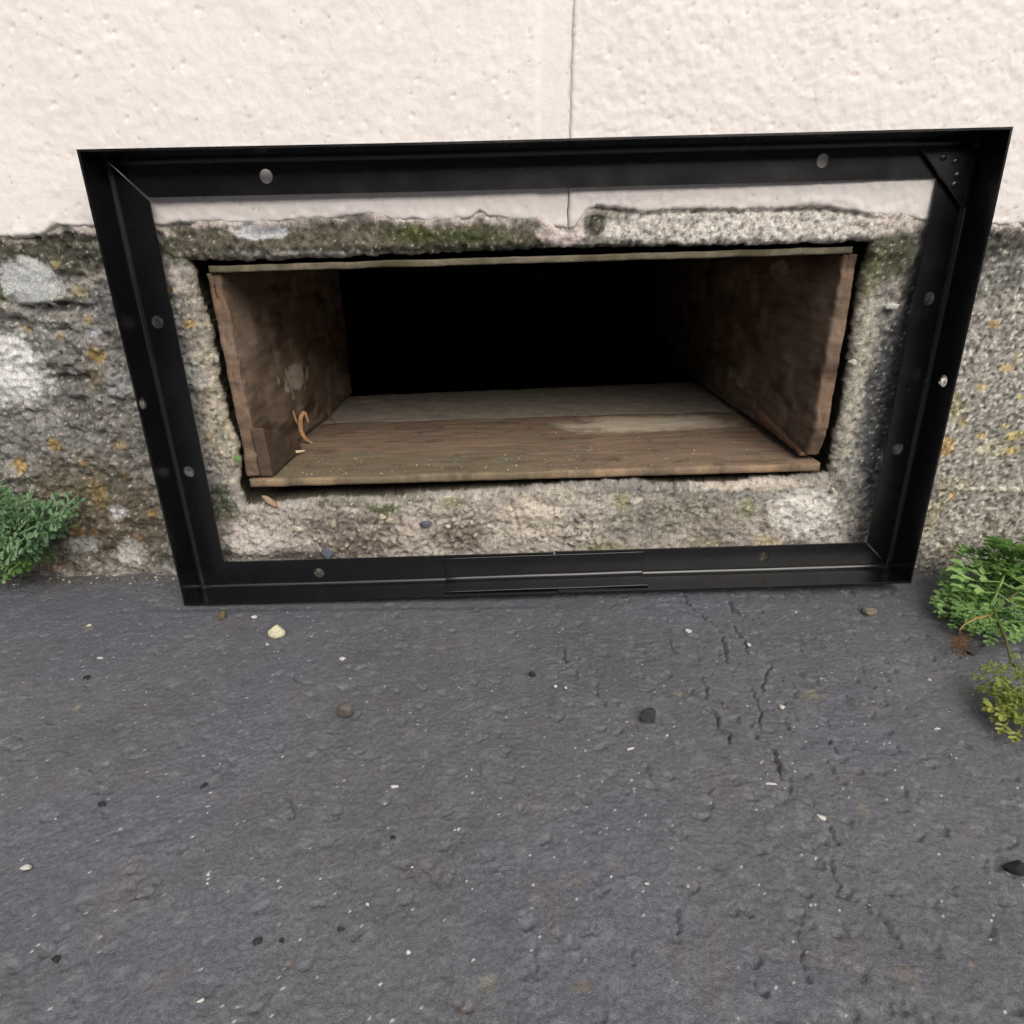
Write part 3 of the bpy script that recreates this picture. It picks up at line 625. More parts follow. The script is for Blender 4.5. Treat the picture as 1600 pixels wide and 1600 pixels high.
def vent_box():
    bx, bz = rotbox(0, -HH)
    root = empty('wooden_vent_box', (bx, .005, bz)); R0 = np.array([bx, .005, bz])
    tag(root, 'old brown wooden box lining the vent opening in the concrete', 'vent box')
    def add(name, n, f, colf, label=None):
        V, F, C = slab(n, f, colf); o = obj(name, mesh_from(name, V-R0, F, C), M_WOOD, root)
        if label: o['label'] = label
        return o
    # --- floor board, grain across the opening
    def f_floor(P):
        a = -HW+P[:, 0]*OW; y = .004+P[:, 1]*.178; b = -HH+.0008+P[:, 2]*.0066
        y = y+.0014*fbm(a, y*0, .03, 4, 3)*(P[:, 1] < .02)
        b = b+np.where(P[:, 2] > .5, .0007*fbm(a*.25, y, .010, 5, 3)+.0006*fbm(a, y, .05, 6, 2)-.0007*np.clip(1-P[:, 1]/.03, 0, 1)**2, 0)
        x, z = rotbox(a, b); return np.stack([x, y, z], 1)
    def c_floor(P, V):
        x, y = V[:, 0], V[:, 1]
        g = fbm(x*.10, y, .006, 11, 4); g2 = fbm(x*.2, y, .02, 12, 3); n = fbm(x, y, .03, 13, 4)
        c = lin((130, 109, 90))*(1+.35*g+.2*g2)[:, None]
        c = mix(c, lin((112, 104, 82)), .8*sst(.09, .03, y+.02*n)*sst(.10, -.04, x+.05*n))
        c = mix(c, lin((132, 112, 92)), .55*sst(.05, .02, y)*sst(.0, .12, x))
        ex, ey = on_ground(1010, 672, .084)
        q = np.hypot((x-ex)/.095, (y-ey)/.034)+.35*n+.25*g  # lit patch of the floor, painted in as a paler tone
        c = mix(c, lin((176, 158, 136)), .8*sst(1.05, .6, q))
        c = mix(c, lin((84, 66, 52)), .6*sst(.3, .7, fbm(x*.3, y, .022, 17, 3)))
        c = mix(c, lin((176, 150, 116)), .65*sst(.010, .002, y)*sst(-.1, .6, fbm(x, y, .02, 23, 3)))
        c = mix(c, lin((146, 108, 84)), .6*sst(-.195, -.205, x)*sst(.02, .006, y))
        c = mix(c, lin((112, 108, 96)), .5*sst(-.1, .5, fbm(x, y, .025, 27, 4, .6)))
        c = mix(c, lin((70, 58, 46)), .5*sst(.25, .6, fbm(x*.6, y, .012, 29, 4, .6)))
        return mix(c, lin((208, 194, 172)), .85*sst(1.1, .45, q))
    add('floor_board', (230, 90, 3), f_floor, c_floor)
    # --- second, dusty floor board behind, with a crumbled far edge
    def f_floor2(P):
        a = -HW+P[:, 0]*(OW+.02); y = .1835+P[:, 1]*(.140+.03*P[:, 0]); b = -HH-.002+P[:, 2]*.0085
        y = y+.004*fbm(a, a*0, .012, 34, 4)*(P[:, 1] > .9)
        b = b+np.where(P[:, 2] > .5, .0012*fbm(a, y, .02, 35, 4), 0)
        x, z = rotbox(a, b); return np.stack([x, y, z], 1)
    def c_floor2(P, V):
        x, y = V[:, 0], V[:, 1]
        return lin((160, 150, 137))*(1+.22*fbm(x, y, .012, 41, 4)+.15*fbm(x*.2, y, .01, 42, 3))[:, None]
    add('floor_board', (150, 50, 3), f_floor2, c_floor2, 'dusty grey rear floor board')
    # --- top board: a thin pale edge
    def f_top(P):
        a = -HW+.002+P[:, 0]*(OW-.006); y = .003+P[:, 1]*.30; b = HH-.0050+P[:, 2]*.0044
        b = b+.0006*fbm(a, y, .03, 45, 3)+.0009*np.sin(P[:, 0]*3.1)*0
        y = y+.0012*fbm(a, b, .01, 46, 3)*(P[:, 1] < .02)
        x, z = rotbox(a, b); return np.stack([x, y, z], 1)
    def c_top(P, V):
        x = V[:, 0]; y = V[:, 1]
        c = lin((108, 101, 84))*(1+.4*fbm(x, V[:, 2], .012, 47, 4))[:, None]
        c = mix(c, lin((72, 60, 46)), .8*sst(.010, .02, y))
        c = mix(c, lin((74, 70, 48)), .75*sst(-.1, .4, fbm(x, y, .05, 49, 4)))
        return mix(c, lin((150, 140, 118)), .5*sst(.2, .5, fbm(x, y, .03, 59, 4)))
    add('top_board', (220, 40, 3), f_top, c_top)
    # --- side boards
    def side(sgn, seed, y0, L, t, blo, bhi, name, crumble):
        def f(P):
            a = sgn*(HW+.001)-sgn*P[:, 0]*t; y = y0+P[:, 1]*L; b = blo+P[:, 2]*(bhi-blo)
            inner = P[:, 0] > .5; front = np.clip(1-P[:, 1]/.06, 0, 1)
            # splintered front end and slightly cupped face
            y = y+front*(.0022*np.clip(fbm(b, a*6, .016, seed, 5, .6), -.4, 1)+crumble(P[:, 2], b))
            a = a-sgn*np.where(inner, .0010*fbm(y*.15, b, .010, seed+1, 4)+.0016*fbm(y, b, .05, seed+2, 2)-.0016*front**2*np.clip(.5+1.2*fbm(b, y, .012, seed+9, 4, .6), 0, 1), 0)
            y = y+.006*fbm(b, b*0+1, .03, seed+5, 3)*(P[:, 1] > .95)
            x, z = rotbox(a, b); return np.stack([x, y, z], 1)
        def c(P, V):
            y, z = V[:, 1], V[:, 2]
            g = fbm(y*.12, z, .006, seed+3, 4); n = fbm(y, z, .035, seed+4, 4); n2 = fbm(y, z, .012, seed+6, 3)
            c = lin((108, 91, 76))*(1+.36*g+.12*n2)[:, None]
            c = mix(c, lin((138, 121, 105)), .8*sst(-.05, .5, n))
            c = mix(c, lin((66, 49, 38)), .8*sst(.15, .6, fbm(y*.45, z, .03, seed+7, 3)))
            c = mix(c, lin((70, 52, 40)), .7*sst(.23, .245, z))  # shade under the top board, painted in as a darker upper strip
            if sgn < 0:
                py, pz = on_side(455, 590, -.205)
                q = np.hypot((y-py)/.040, (z-pz)/.014)+.9*n2
                c = mix(c, lin((190, 178, 162)), .7*sst(.9, .55, q))
                py, pz = on_side(530, 600, -.205)
                c = mix(c, lin((150, 128, 108)), .7*sst(.9, .5, np.hypot((y-py)/.05, (z-pz)/.014)+.9*n2))
            else:
                for u, v in ((1150, 585), (1165, 597), (1230, 415)):
                    py, pz = on_side(u, v, .245)
                    c = mix(c, lin((170, 162, 150)), .6*sst(1, .5, np.hypot((y-py)/.02, (z-pz)/.006)+.9*n2))
            c = mix(c, lin((128, 104, 84)), .6*sst(.010, .001, y-y0)*sst(-.4, .3, n2))       # raw end grain
            return c
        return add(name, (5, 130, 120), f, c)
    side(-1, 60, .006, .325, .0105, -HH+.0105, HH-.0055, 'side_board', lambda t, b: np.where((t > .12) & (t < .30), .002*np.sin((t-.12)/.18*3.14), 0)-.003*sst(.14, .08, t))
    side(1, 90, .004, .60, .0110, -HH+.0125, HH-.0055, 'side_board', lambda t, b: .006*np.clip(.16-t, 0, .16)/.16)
    # small cleat at the lower left corner
    def f_cl(P):
        a = -HW+.0035+P[:, 0]*.010; y = .0055+P[:, 1]*.075; b = -HH+.009+P[:, 2]*.040*(1-.75*P[:, 1])
        a = a+.001*fbm(y, b, .02, 120, 3)+.0015*(1-P[:, 2])
        x, z = rotbox(a+.004, b); return np.stack([x, y, z], 1)
    add('cleat', (5, 40, 22), f_cl, lambda P, V: lin((84, 69, 57))*(1+.3*fbm(V[:, 1]*.2, V[:, 2], .006, 121, 3))[:, None])
    # splinter peeled off the foot of the right board
    def f_sp(P):
        a = HW-.0135+P[:, 0]*.006-.0015*P[:, 1]; y = .012+P[:, 1]*.10; b = -HH+.0115+P[:, 2]*.008*(.3+.7*P[:, 1])+.007*P[:, 1]
        a = a+.0012*fbm(y, b, .015, 130, 3); b = b+.001*fbm(y, a, .012, 131, 3)
        x, z = rotbox(a, b); return np.stack([x, y, z], 1)
    add('splinter', (4, 40, 6), f_sp, lambda P, V: lin((112, 84, 64))*(1+.3*fbm(V[:, 1]*.2, V[:, 2], .005, 133, 3))[:, None])
vent_box()

# ================================================================== BLACK STEEL FRAME
FW, FH, FD, FF = .5655, .3084, .0271, .0222
TH, BR = .0014, .0035          # sheet thickness, bend radius
frame = empty('vent_frame', (.02787, -.0128, .15723+.0008))
tag(frame, 'black powder coated steel angle frame with screw holes, leaning against the wall around the vent', 'frame')
FA, FB, FC = -.03719, -.01916, .00935
_Rx = Matrix.Rotation(FA, 4, 'X'); _Ry = Matrix.Rotation(FB, 4, 'Y'); _Rz = Matrix.Rotation(FC, 4, 'Z')
frame.rotation_euler = (_Rz @ _Rx @ _Ry).to_euler()
def profile(off=0.0, flat=FF, deep=FD, r=BR, th=TH):
    """L section as (s, y): s from the outer edge inwards, y towards the back; inner (seen) line, then outer line back"""
    o = off; inner = [(o+flat, -o)]
    n = 10
    for k in range(n+1):
        a = math.pi/2*k/n
        inner.append((o+r-r*math.sin(a), -o-(r-r*math.cos(a))))
    inner.append((o, -o-deep))
    r2 = r+th; outer = [(o-th, -o-deep)]
    for k in range(n, -1, -1):
        a = math.pi/2*k/n
        outer.append((o+r-r2*math.sin(a), -o-r+r2*math.cos(a)))
    outer.append((o+flat, -o+th))
    # lift the whole section so that the back of the flat flange is at y = 0
    return [(s, y-th) for s, y in inner+outer]
def bar_mesh(name, length, prof, m0=1.0, m1=1.0, nseg=40, wob=0.0002, e0=0.0, e1=0.0, seed=1, bow=0.0):
    """bar along +x, section stands at z = -half + s; mitre factor m0/m1 per end (0 = square end)"""
    bm = bmesh.new(); rings = []
    for i in range(nseg+1):
        t = i/nseg; ring = []
        for s, y in prof:
            xa = -length/2+s*m0+e0; xb = length/2-s*m1-e1
            x = xa+(xb-xa)*t
            wv = (wob*math.sin(t*5.1+seed)+wob*.6*math.sin(t*13+seed*3)+bow)*math.sin(t*math.pi)
            ring.append(bm.verts.new((x, y-wv*.8, s+wv*(1 if s < .006 else .7))))
        rings.append(ring)
    n = len(prof)
    for a, b in zip(rings[:-1], rings[1:]):
        for k in range(n): bm.faces.new((a[k], b[k], b[(k+1) % n], a[(k+1) % n]))
    bm.faces.new(list(rings[0])); bm.faces.new(list(reversed(rings[-1])))
    bmesh.ops.recalc_face_normals(bm, faces=bm.faces[:])
    me = bpy.data.meshes.new(name); bm.to_mesh(me); bm.free()
    return me
def cut(me, holes, name):
    """punch round holes: (centre, axis, radius) with a boolean, then soften the sheet edges"""
    o = bpy.data.objects.new('tmp', me); COL.objects.link(o); cs = []
    if holes:
        bm = bmesh.new()
        for c, ax, r in holes:
            rot = Vector((0, 0, 1)).rotation_difference(Vector(ax)).to_matrix().to_4x4()
            bmesh.ops.create_cone(bm, cap_ends=True, segments=28, radius1=r, radius2=r, depth=.012, matrix=Matrix.Translation(c) @ rot)
        cm = bpy.data.meshes.new('cut'); bm.to_mesh(cm); bm.free()
        co = bpy.data.objects.new('cut', cm); COL.objects.link(co); cs.append(co)
        md = o.modifiers.new('b', 'BOOLEAN'); md.object = co; md.operation = 'DIFFERENCE'; md.solver = 'EXACT'
    bv = o.modifiers.new('v', 'BEVEL'); bv.width = .0005; bv.segments = 2; bv.limit_method = 'ANGLE'; bv.angle_limit = math.radians(40)
    bpy.context.view_layer.update()
    dg = bpy.context.evaluated_depsgraph_get()
    out = bpy.data.meshes.new_from_object(o.evaluated_get(dg)); out.name = name
    for q in cs: bpy.data.objects.remove(q)
    bpy.data.objects.remove(o)
    flat = [max(abs(p.normal.x), abs(p.normal.y), abs(p.normal.z)) < .9985 for p in out.polygons]
    out.polygons.foreach_set('use_smooth', np.array(flat))
    return out
P0 = profile()
W2, H2 = FW/2, FH/2
def put(name, me, rot, tx, tz, label=None):
    for v in me.vertices:
        x, y, z = v.co; c, s = math.cos(rot), math.sin(rot)
        v.co = (x*c-z*s+tx, y, x*s+z*c+tz)
    o = obj(name, me, M_BLACK, frame)
    if label: o['label'] = label
    return o
HR = .0043
fl = lambda x, s: ((x, -.001, s), (0, 1, 0), HR)        # hole in the flat flange at s from the outer edge
# bottom bar in two lengths that meet under the sleeve
seam = .0063
LB = seam+W2; RB = W2-seam
put('bottom_bar', cut(bar_mesh('b', LB, P0, 1, 0, 30, e1=.0006, seed=2), [fl(-.1856-(-W2+LB/2), .0100)], 'bottom_bar'), 0, -W2+LB/2, -H2, 'left length of the bottom bar')
put('bottom_bar', cut(bar_mesh('b', RB, P0, 0, 1.06, 30, e0=.0006, seed=3), [fl(.1776-(W2-RB/2), .0120)], 'bottom_bar'), 0, W2-RB/2, -H2+.0006, 'right length of the bottom bar')
put('top_bar', cut(bar_mesh('t', FW, P0, 1, 1, 60, seed=4, bow=.0006), [fl(.1818, .0115), fl(-.1828, .0105)], 'top_bar'), math.pi, 0, H2)
# left bar: x runs downwards (rotated -90 deg): section grows towards +x
put('side_bar', cut(bar_mesh('l', FH, P0, 1.12, 1.01, 40, seed=5), [fl(-.0539, .0105), fl(.0556, .0100), ((-.0013, -.0235, 0), (0, 0, 1), HR)], 'side_bar'), -math.pi/2, -W2, 0, 'left side bar')
put('side_bar', cut(bar_mesh('r', FH, P0, 1.05, 1.0, 40, seed=6, bow=-.0008), [fl(.0561, .0110), fl(-.0536, .0120), ((.0003, -.0161, 0), (0, 0, 1), HR)], 'side_bar'), math.pi/2, W2, 0, 'right side bar')
# sleeve over the seam
sl_me = cut(bar_mesh('s', .1611, profile(.0017, .0192, .0205, .0035, .0014), 0, 0, 16, seed=7), [], 'splice_sleeve')
put('splice_sleeve', sl_me, math.radians(.35), -.0020, -H2+.0002)
# gusset plate in the upper right corner, with its weld dimples
def gusset():
    z = -.0046
    tri = [(.2440, .1490), (.2796, .1490), (.2796, .1132)]
    bm = bmesh.new()
    a = [bm.verts.new((x, z, q)) for x, q in tri]; b = [bm.verts.new((x, z+.0022, q)) for x, q in tri]
    bm.faces.new(a); bm.faces.new(b[::-1])
    for k in range(3): bm.faces.new((a[k], b[k], b[(k+1) % 3], a[(k+1) % 3]))
    bmesh.ops.recalc_face_normals(bm, faces=bm.faces[:])
    me = bpy.data.meshes.new('g'); bm.to_mesh(me); bm.free()
    g = obj('gusset_plate', cut(me, [], 'gusset_plate'), M_BLACK, frame)
    bm = bmesh.new(); bmesh.ops.create_uvsphere(bm, u_segments=14, v_segments=8, radius=.0022)
    dm = bpy.data.meshes.new('weld_dimple'); bm.to_mesh(dm); bm.free(); dm.materials.append(M_BLACK)
    dm.polygons.foreach_set('use_smooth', np.full(len(dm.polygons), True))
    for x, q in ((.2598, .1434), (.2685, .1407), (.2715, .1327), (.2710, .1272)):
        o = obj('weld_dimple', dm, None, g); o.location = (x, z-.0002, q); o.scale = (1, .22, 1)
gusset()

# ================================================================== LOOSE STONES AND CHIPS ON THE ASPHALT
def ground_stone(name, u, v, ru, rv, h, rgb, seed, label, cat, group=None, sub=3, var=.25):
    x, y = on_ground(u, v); rx = abs(on_ground(u+ru, v)[0]-x); ry = abs(on_ground(u, v+rv)[1]-y)*.8
    o = obj(name, stone_mesh(name, rx*1.1, ry*1.1, h*1.15, rgb, seed, 3, var=var), M_STONE)
    o.location = (x, y, GZ+h*.62); o.rotation_euler = (0, 0, random.uniform(-.4, .4))
    tag(o, label, cat, group); return o
G1 = 'loose stones lying on the asphalt'
ground_stone('pale_stone', 433, 994, 16, 11, .0055, (196, 190, 160), 3, 'pale cream angular stone on the asphalt below the left end of the frame', 'stone', G1)
ground_stone('brown_stone', 543, 1118, 15, 12, .0050, (98, 90, 82), 5, 'round brown stone on the asphalt, below and right of the pale stone', 'stone', G1)
ground_stone('dark_stone', 1013, 1124, 15, 10, .0038, (52, 52, 54), 8, 'flat black stone on the cracked asphalt right of centre', 'stone', G1)
ground_stone('tan_stone', 1356, 958, 12, 8, .0032, (116, 108, 94), 29, 'small tan stone just below the right end of the frame', 'stone', G1)
ground_stone('black_stone', 1586, 1360, 22, 15, .0030, (34, 34, 36), 12, 'black stone at the right edge of the picture, below the plant', 'stone', G1)
ground_stone('dark_stone', 1519, 1020, 14, 7, .0035, (58, 58, 58), 13, 'dark stone in the shade under the withered leaf', 'stone', G1)
ground_stone('olive_crumb', 348, 964, 7, 6, .0026, (96, 84, 58), 14, 'olive brown crumb close under the lower left corner of the frame', 'stone', G1)
ground_stone('dark_crumb', 831, 1055, 6, 5, .0018, (42, 42, 44), 15, 'tiny black crumb on the asphalt below the middle of the frame', 'stone', G1, 2)
G2 = 'small dark stones pressed into the asphalt'
for k, (u, v, ru, rv, lb) in enumerate((
    (160, 1257, 9, 5, 'dark elongated pebble in the asphalt halfway down the left side'), (135, 1060, 7, 5, 'dark pebble in the asphalt just below the leftmost upper white chip'),
    (614, 1310, 6, 4, 'tiny dark pebble in the asphalt below the white chip left of centre'), (88, 1500, 9, 7, 'dark pebble in the asphalt near the lower left corner of the picture'),
    (533, 1453, 7, 4, 'tiny dark pebble in the lower asphalt, right of a rounder dark one'), (404, 1472, 9, 8, 'roundish dark pebble in the lower asphalt, left of the middle'),
    (320, 1228, 5, 7, 'upright dark pebble in the asphalt right of the elongated one'), (440, 1470, 5, 4, 'smallest dark pebble, right beside the roundish one low in the asphalt'))):
    ground_stone('dark_pebble', u, v, ru, rv, .0010, (44, 44, 46), 30+k, lb, 'pebble', G2, 2)
G3 = 'white chips scattered on the asphalt'
for k, (u, v, ru, rv, lb) in enumerate((
    (157, 1029, 6, 3, 'white chip on the asphalt, leftmost of the upper ones, below the wall'), (536, 1030, 6, 4, 'oval white chip on the asphalt to the right of the pale stone'),
    (617, 1230, 7, 4, 'slanting white chip on the asphalt, below and right of the brown stone'), (40, 1357, 9, 6, 'largest white chip, oval, at the left edge of the asphalt'),
    (326, 1369, 4, 3, 'upper of two tiny white chips one above the other, lower left'), (324, 1382, 3, 3, 'lower of two tiny white chips one above the other, lower left'),
    (314, 1565, 7, 4, 'slanting white chip closest to the bottom edge of the picture'), (637, 1490, 5, 5, 'white chip low in the asphalt, left of the bottom centre'),
    (868, 1073, 3, 3, 'left one of a pair of tiny white chips below the middle of the frame'), (884, 1076, 4, 3, 'right one of a pair of tiny white chips below the middle of the frame'),
    (1222, 1106, 6, 4, 'bright white chip among the cracks right of the flat black stone'), (984, 1171, 7, 2, 'thin white sliver just below the flat black stone'),
    (1283, 1278, 8, 6, 'cream chip at the end of a crack in the right part of the asphalt'), (1010, 1382, 4, 4, 'small white chip alone below the middle of the cracked area'),
    (1170, 1008, 4, 4, 'small pale chip beside the cracks just under the frame'), (140, 978, 4, 3, 'tiny white chip nearest the wall at the left'),
    (1463, 1140, 6, 2, 'thin white sliver left of the yellowish leaves'), (574, 1415, 3, 3, 'tiny white chip in the lower left, above the slanting bottom ones'),
    (1452, 1063, 3, 2, 'tiny white chip left of the withered leaf'), (398, 965, 6, 3, 'flat white chip between the frame and the pale stone'),
    (418, 1008, 3, 2, 'tiny white crumb just below the pale stone'), (1204, 1226, 12, 3, 'long curved white flake among the cracks on the right'), (1075, 987, 6, 4, 'pale chip left of the longest crack under the frame'))):
    ground_stone('white_chip', u, v, ru, rv, .0009, (190, 188, 180), 60+k, lb, 'chip', G3, 2, var=.1)

# grit: stuff nobody could count, along the foot of the wall and strewn on the asphalt and in the box
def grit(name, spots, label, mat):
    """spots: list of (point, size, colour)"""
    bm = bmesh.new(); bmesh.ops.create_icosphere(bm, subdivisions=1, radius=1)
    B = np.array([v.co[:] for v in bm.verts]); Fb = np.array([[v.index for v in f.verts] for f in bm.faces]); bm.free()
    V = []; F = []; C = []
    rng = np.random.RandomState(11)
    for k, (p, s, c) in enumerate(spots):
        q = B*(1+rng.uniform(-.35, .25, size=(len(B), 1)))*np.array([rng.uniform(.6, 1.3), rng.uniform(.6, 1.3), rng.uniform(.4, .8)])*s
        a = rng.uniform(0, 6.28); q = q@np.array([[math.cos(a), -math.sin(a), 0], [math.sin(a), math.cos(a), 0], [0, 0, 1]])
        F.append(Fb+len(B)*k); V.append(q+np.array(p)); C.append(np.tile(lin(c)*rng.uniform(.75, 1.2), (len(B), 1)))
    o = obj(name, mesh_from(name, np.concatenate(V), np.concatenate(F), np.clip(np.concatenate(C), 0, .8), smooth=False), M_STONE)
    tag(o, label, 'grit', kind='stuff'); return o
rng = np.random.RandomState(5)
sp = []
for k in range(900):
    x = rng.uniform(-.46, .46); y = -.006-abs(rng.normal())*.006; s = rng.uniform(.0003, .0011)*(1.6 if rng.rand() < .06 else 1)
    sp.append(((x, y, GZ+s*.5), s, random.choice(((150, 140, 122), (110, 104, 94), (90, 84, 74), (190, 180, 160), (70, 66, 60)))))
for k in range(120):
    x = rng.uniform(-.40, .40); y = rng.uniform(-.35, -.02); s = rng.uniform(.00025, .00055)
    sp.append(((x, y, GZ+s*.4+.0003), s, random.choice(((200, 198, 190), (170, 168, 162), (215, 212, 204), (150, 130, 100)))))
grit('grit', sp, 'fine pale grit strewn on the asphalt and along the foot of the wall', M_STONE)
sp = []
for k in range(260):
    a = rng.uniform(-HW+.03, HW-.03); y = .006+abs(rng.normal())*.035
    if a > .06 and rng.rand() < .6: continue
    s = rng.uniform(.0003, .0008)
    x, z = rotbox(a, -HH+.0082); sp.append(((x, y, z+s*.2), s, random.choice(((190, 178, 156), (160, 146, 122), (120, 100, 80), (206, 198, 180)))))
grit('wood_crumbs', sp, 'pale crumbs of mortar and rotten wood on the floor of the box', M_STONE)

# curled shavings and slivers in the box
M_SHAVE = plain('dry_shaving', (168, 128, 92), .7, .25, .006, .0001)
def ribbon(name, pts, w, mat, label, cat, group=None):
    """tapered curled strip with thickness along a smooth curve"""
    P = [Vector(p) for p in pts]; n = 22; C = []
    def cr(t):
        t = t*(len(P)-1); i = min(int(t), len(P)-2); f = t-i
        a, b, c, d = P[max(i-1, 0)], P[i], P[i+1], P[min(i+2, len(P)-1)]
        return .5*((2*b)+(c-a)*f+(2*a-5*b+4*c-d)*f*f+(3*b-a-3*c+d)*f**3)
    bm = bmesh.new(); prev = None
    for k in range(n+1):
        t = k/n; p = cr(t); q = cr(min(t+.01, 1))-cr(max(t-.01, 0)); q.normalize()
        side = q.cross(Vector((.3, -1, .4))).normalized(); nn = side.cross(q)
        ww = w*(math.sin(math.pi*min(max(t, .04), .96))**.6); th = w*.12
        r = [bm.verts.new(p+side*ww*.5+nn*th), bm.verts.new(p+nn*(-ww*.15)), bm.verts.new(p-side*ww*.5+nn*th), bm.verts.new(p+nn*(-ww*.15-th))]
        if prev:
            for a in range(4): bm.faces.new((prev[a], r[a], r[(a+1) % 4], prev[(a+1) % 4]))
        prev = r
    me = bpy.data.meshes.new(name); bm.to_mesh(me); bm.free(); me.polygons.foreach_set('use_smooth', np.full(len(me.polygons), True))
    o = obj(name, me, mat); tag(o, label, cat, group)
    # origin at the base
    c = sum((v.co for v in me.vertices), Vector())/len(me.vertices); c.z = min(v.co.z for v in me.vertices)
    for v in me.vertices: v.co -= c
    o.location = c; return o
zf = rotbox(-.19, -HH+.0085)[1]
def box_pt(u, v, dz): x, y = on_ground(u, v, zf+dz); return (x, y, zf+dz)
def on_yplane(u, v, y): p = at_y(u, v, y); return (p[0], p[1], p[2])
ys0 = on_ground(490, 690, zf)[1]
ribbon('wood_shaving', [on_yplane(482, 660, ys0), on_yplane(476, 645, ys0), on_yplane(470, 652, ys0-.004), on_yplane(470, 672, ys0-.006), on_yplane(478, 686, ys0-.004), on_yplane(490, 693, ys0)], .0042, M_SHAVE, 'curled orange wood shaving standing in the left corner of the box', 'wood shaving')
ribbon('wood_shaving', [on_yplane(466, 665, ys0-.003), on_yplane(461, 652, ys0-.003), on_yplane(458, 641, ys0-.002)], .0022, M_SHAVE, 'thin straight splinter standing left of the curled shaving in the box', 'wood shaving')
ribbon('wood_shaving', [box_pt(450, 706, .001), box_pt(463, 706, .0018), box_pt(477, 704, .001)], .0026, plain('pale_shaving', (206, 184, 150)), 'pale flat wood sliver lying on the box floor at the left', 'wood shaving')
ribbon('wood_shaving', [box_pt(738, 726, .001), box_pt(752, 735, .0012), box_pt(772, 736, .0012)], .0022, M_SHAVE, 'small curved brown sliver on the front edge of the box floor', 'wood shaving')
ribbon('wood_shaving', [box_pt(505, 632, .012), box_pt(512, 645, .006), box_pt(524, 660, .001)], .003, plain('brown_twig', (120, 96, 74)), 'brown twig leaning in the rear left corner of the box', 'twig')
x, z = on_wall(420, 784, -.002)
ch = obj('wood_chip', stone_mesh('wood_chip', .0075, .0035, .0032, (156, 132, 106), 77, 3), M_WOOD); ch.location = (x, -.0015, z); ch.rotation_euler = (0, .75, 0)
tag(ch, 'small beige wood chip lodged under the lower left corner of the box', 'wood chip')

# ================================================================== PLANTS
def leaf_mat(name, a, b, rough=.55):
    m, n, l, p = new_mat(name)
    oi = n.new('ShaderNodeObjectInfo'); g = n.new('ShaderNodeNewGeometry')
    t = n.new('ShaderNodeTexNoise'); t.inputs['Scale'].default_value = 120; l.new(g.outputs['Position'], t.inputs['Vector'])
    ad = n.new('ShaderNodeMath'); ad.operation = 'ADD'; l.new(oi.outputs['Random'], ad.inputs[0]); l.new(t.outputs['Fac'], ad.inputs[1])
    ml = n.new('ShaderNodeMath'); ml.operation = 'MULTIPLY'; ml.inputs[1].default_value = .6; l.new(ad.outputs[0], ml.inputs[0])
    r = n.new('ShaderNodeValToRGB'); r.color_ramp.elements[0].position = .15; r.color_ramp.elements[1].position = .85
    r.color_ramp.elements[0].color = (*lin(a), 1); r.color_ramp.elements[1].color = (*lin(b), 1)
    l.new(ml.outputs[0], r.inputs['Fac']); l.new(r.outputs[0], p.inputs['Base Color'])
    p.inputs['Roughness'].default_value = rough; p.inputs['Specular IOR Level'].default_value = .35
    tr = n.new('ShaderNodeBsdfTranslucent'); l.new(r.outputs[0], tr.inputs['Color'])
    mx = n.new('ShaderNodeMixShader'); mx.inputs[0].default_value = .35
    l.new(p.outputs[0], mx.inputs[1]); l.new(tr.outputs[0], mx.inputs[2]); l.new(mx.outputs[0], n['Material Output'].inputs['Surface'])
    return m
M_LEAF = leaf_mat('leaf_green', (82, 126, 66), (150, 184, 110))
M_LEAFB = leaf_mat('leaf_blue_green', (88, 128, 88), (152, 180, 138))
M_LEAFY = leaf_mat('leaf_yellow_green', (84, 116, 48), (160, 168, 86))
M_DRY = leaf_mat('leaf_dry', (92, 66, 44), (150, 114, 76), .8)
M_STEM = leaf_mat('stem_green', (96, 112, 56), (136, 130, 78))
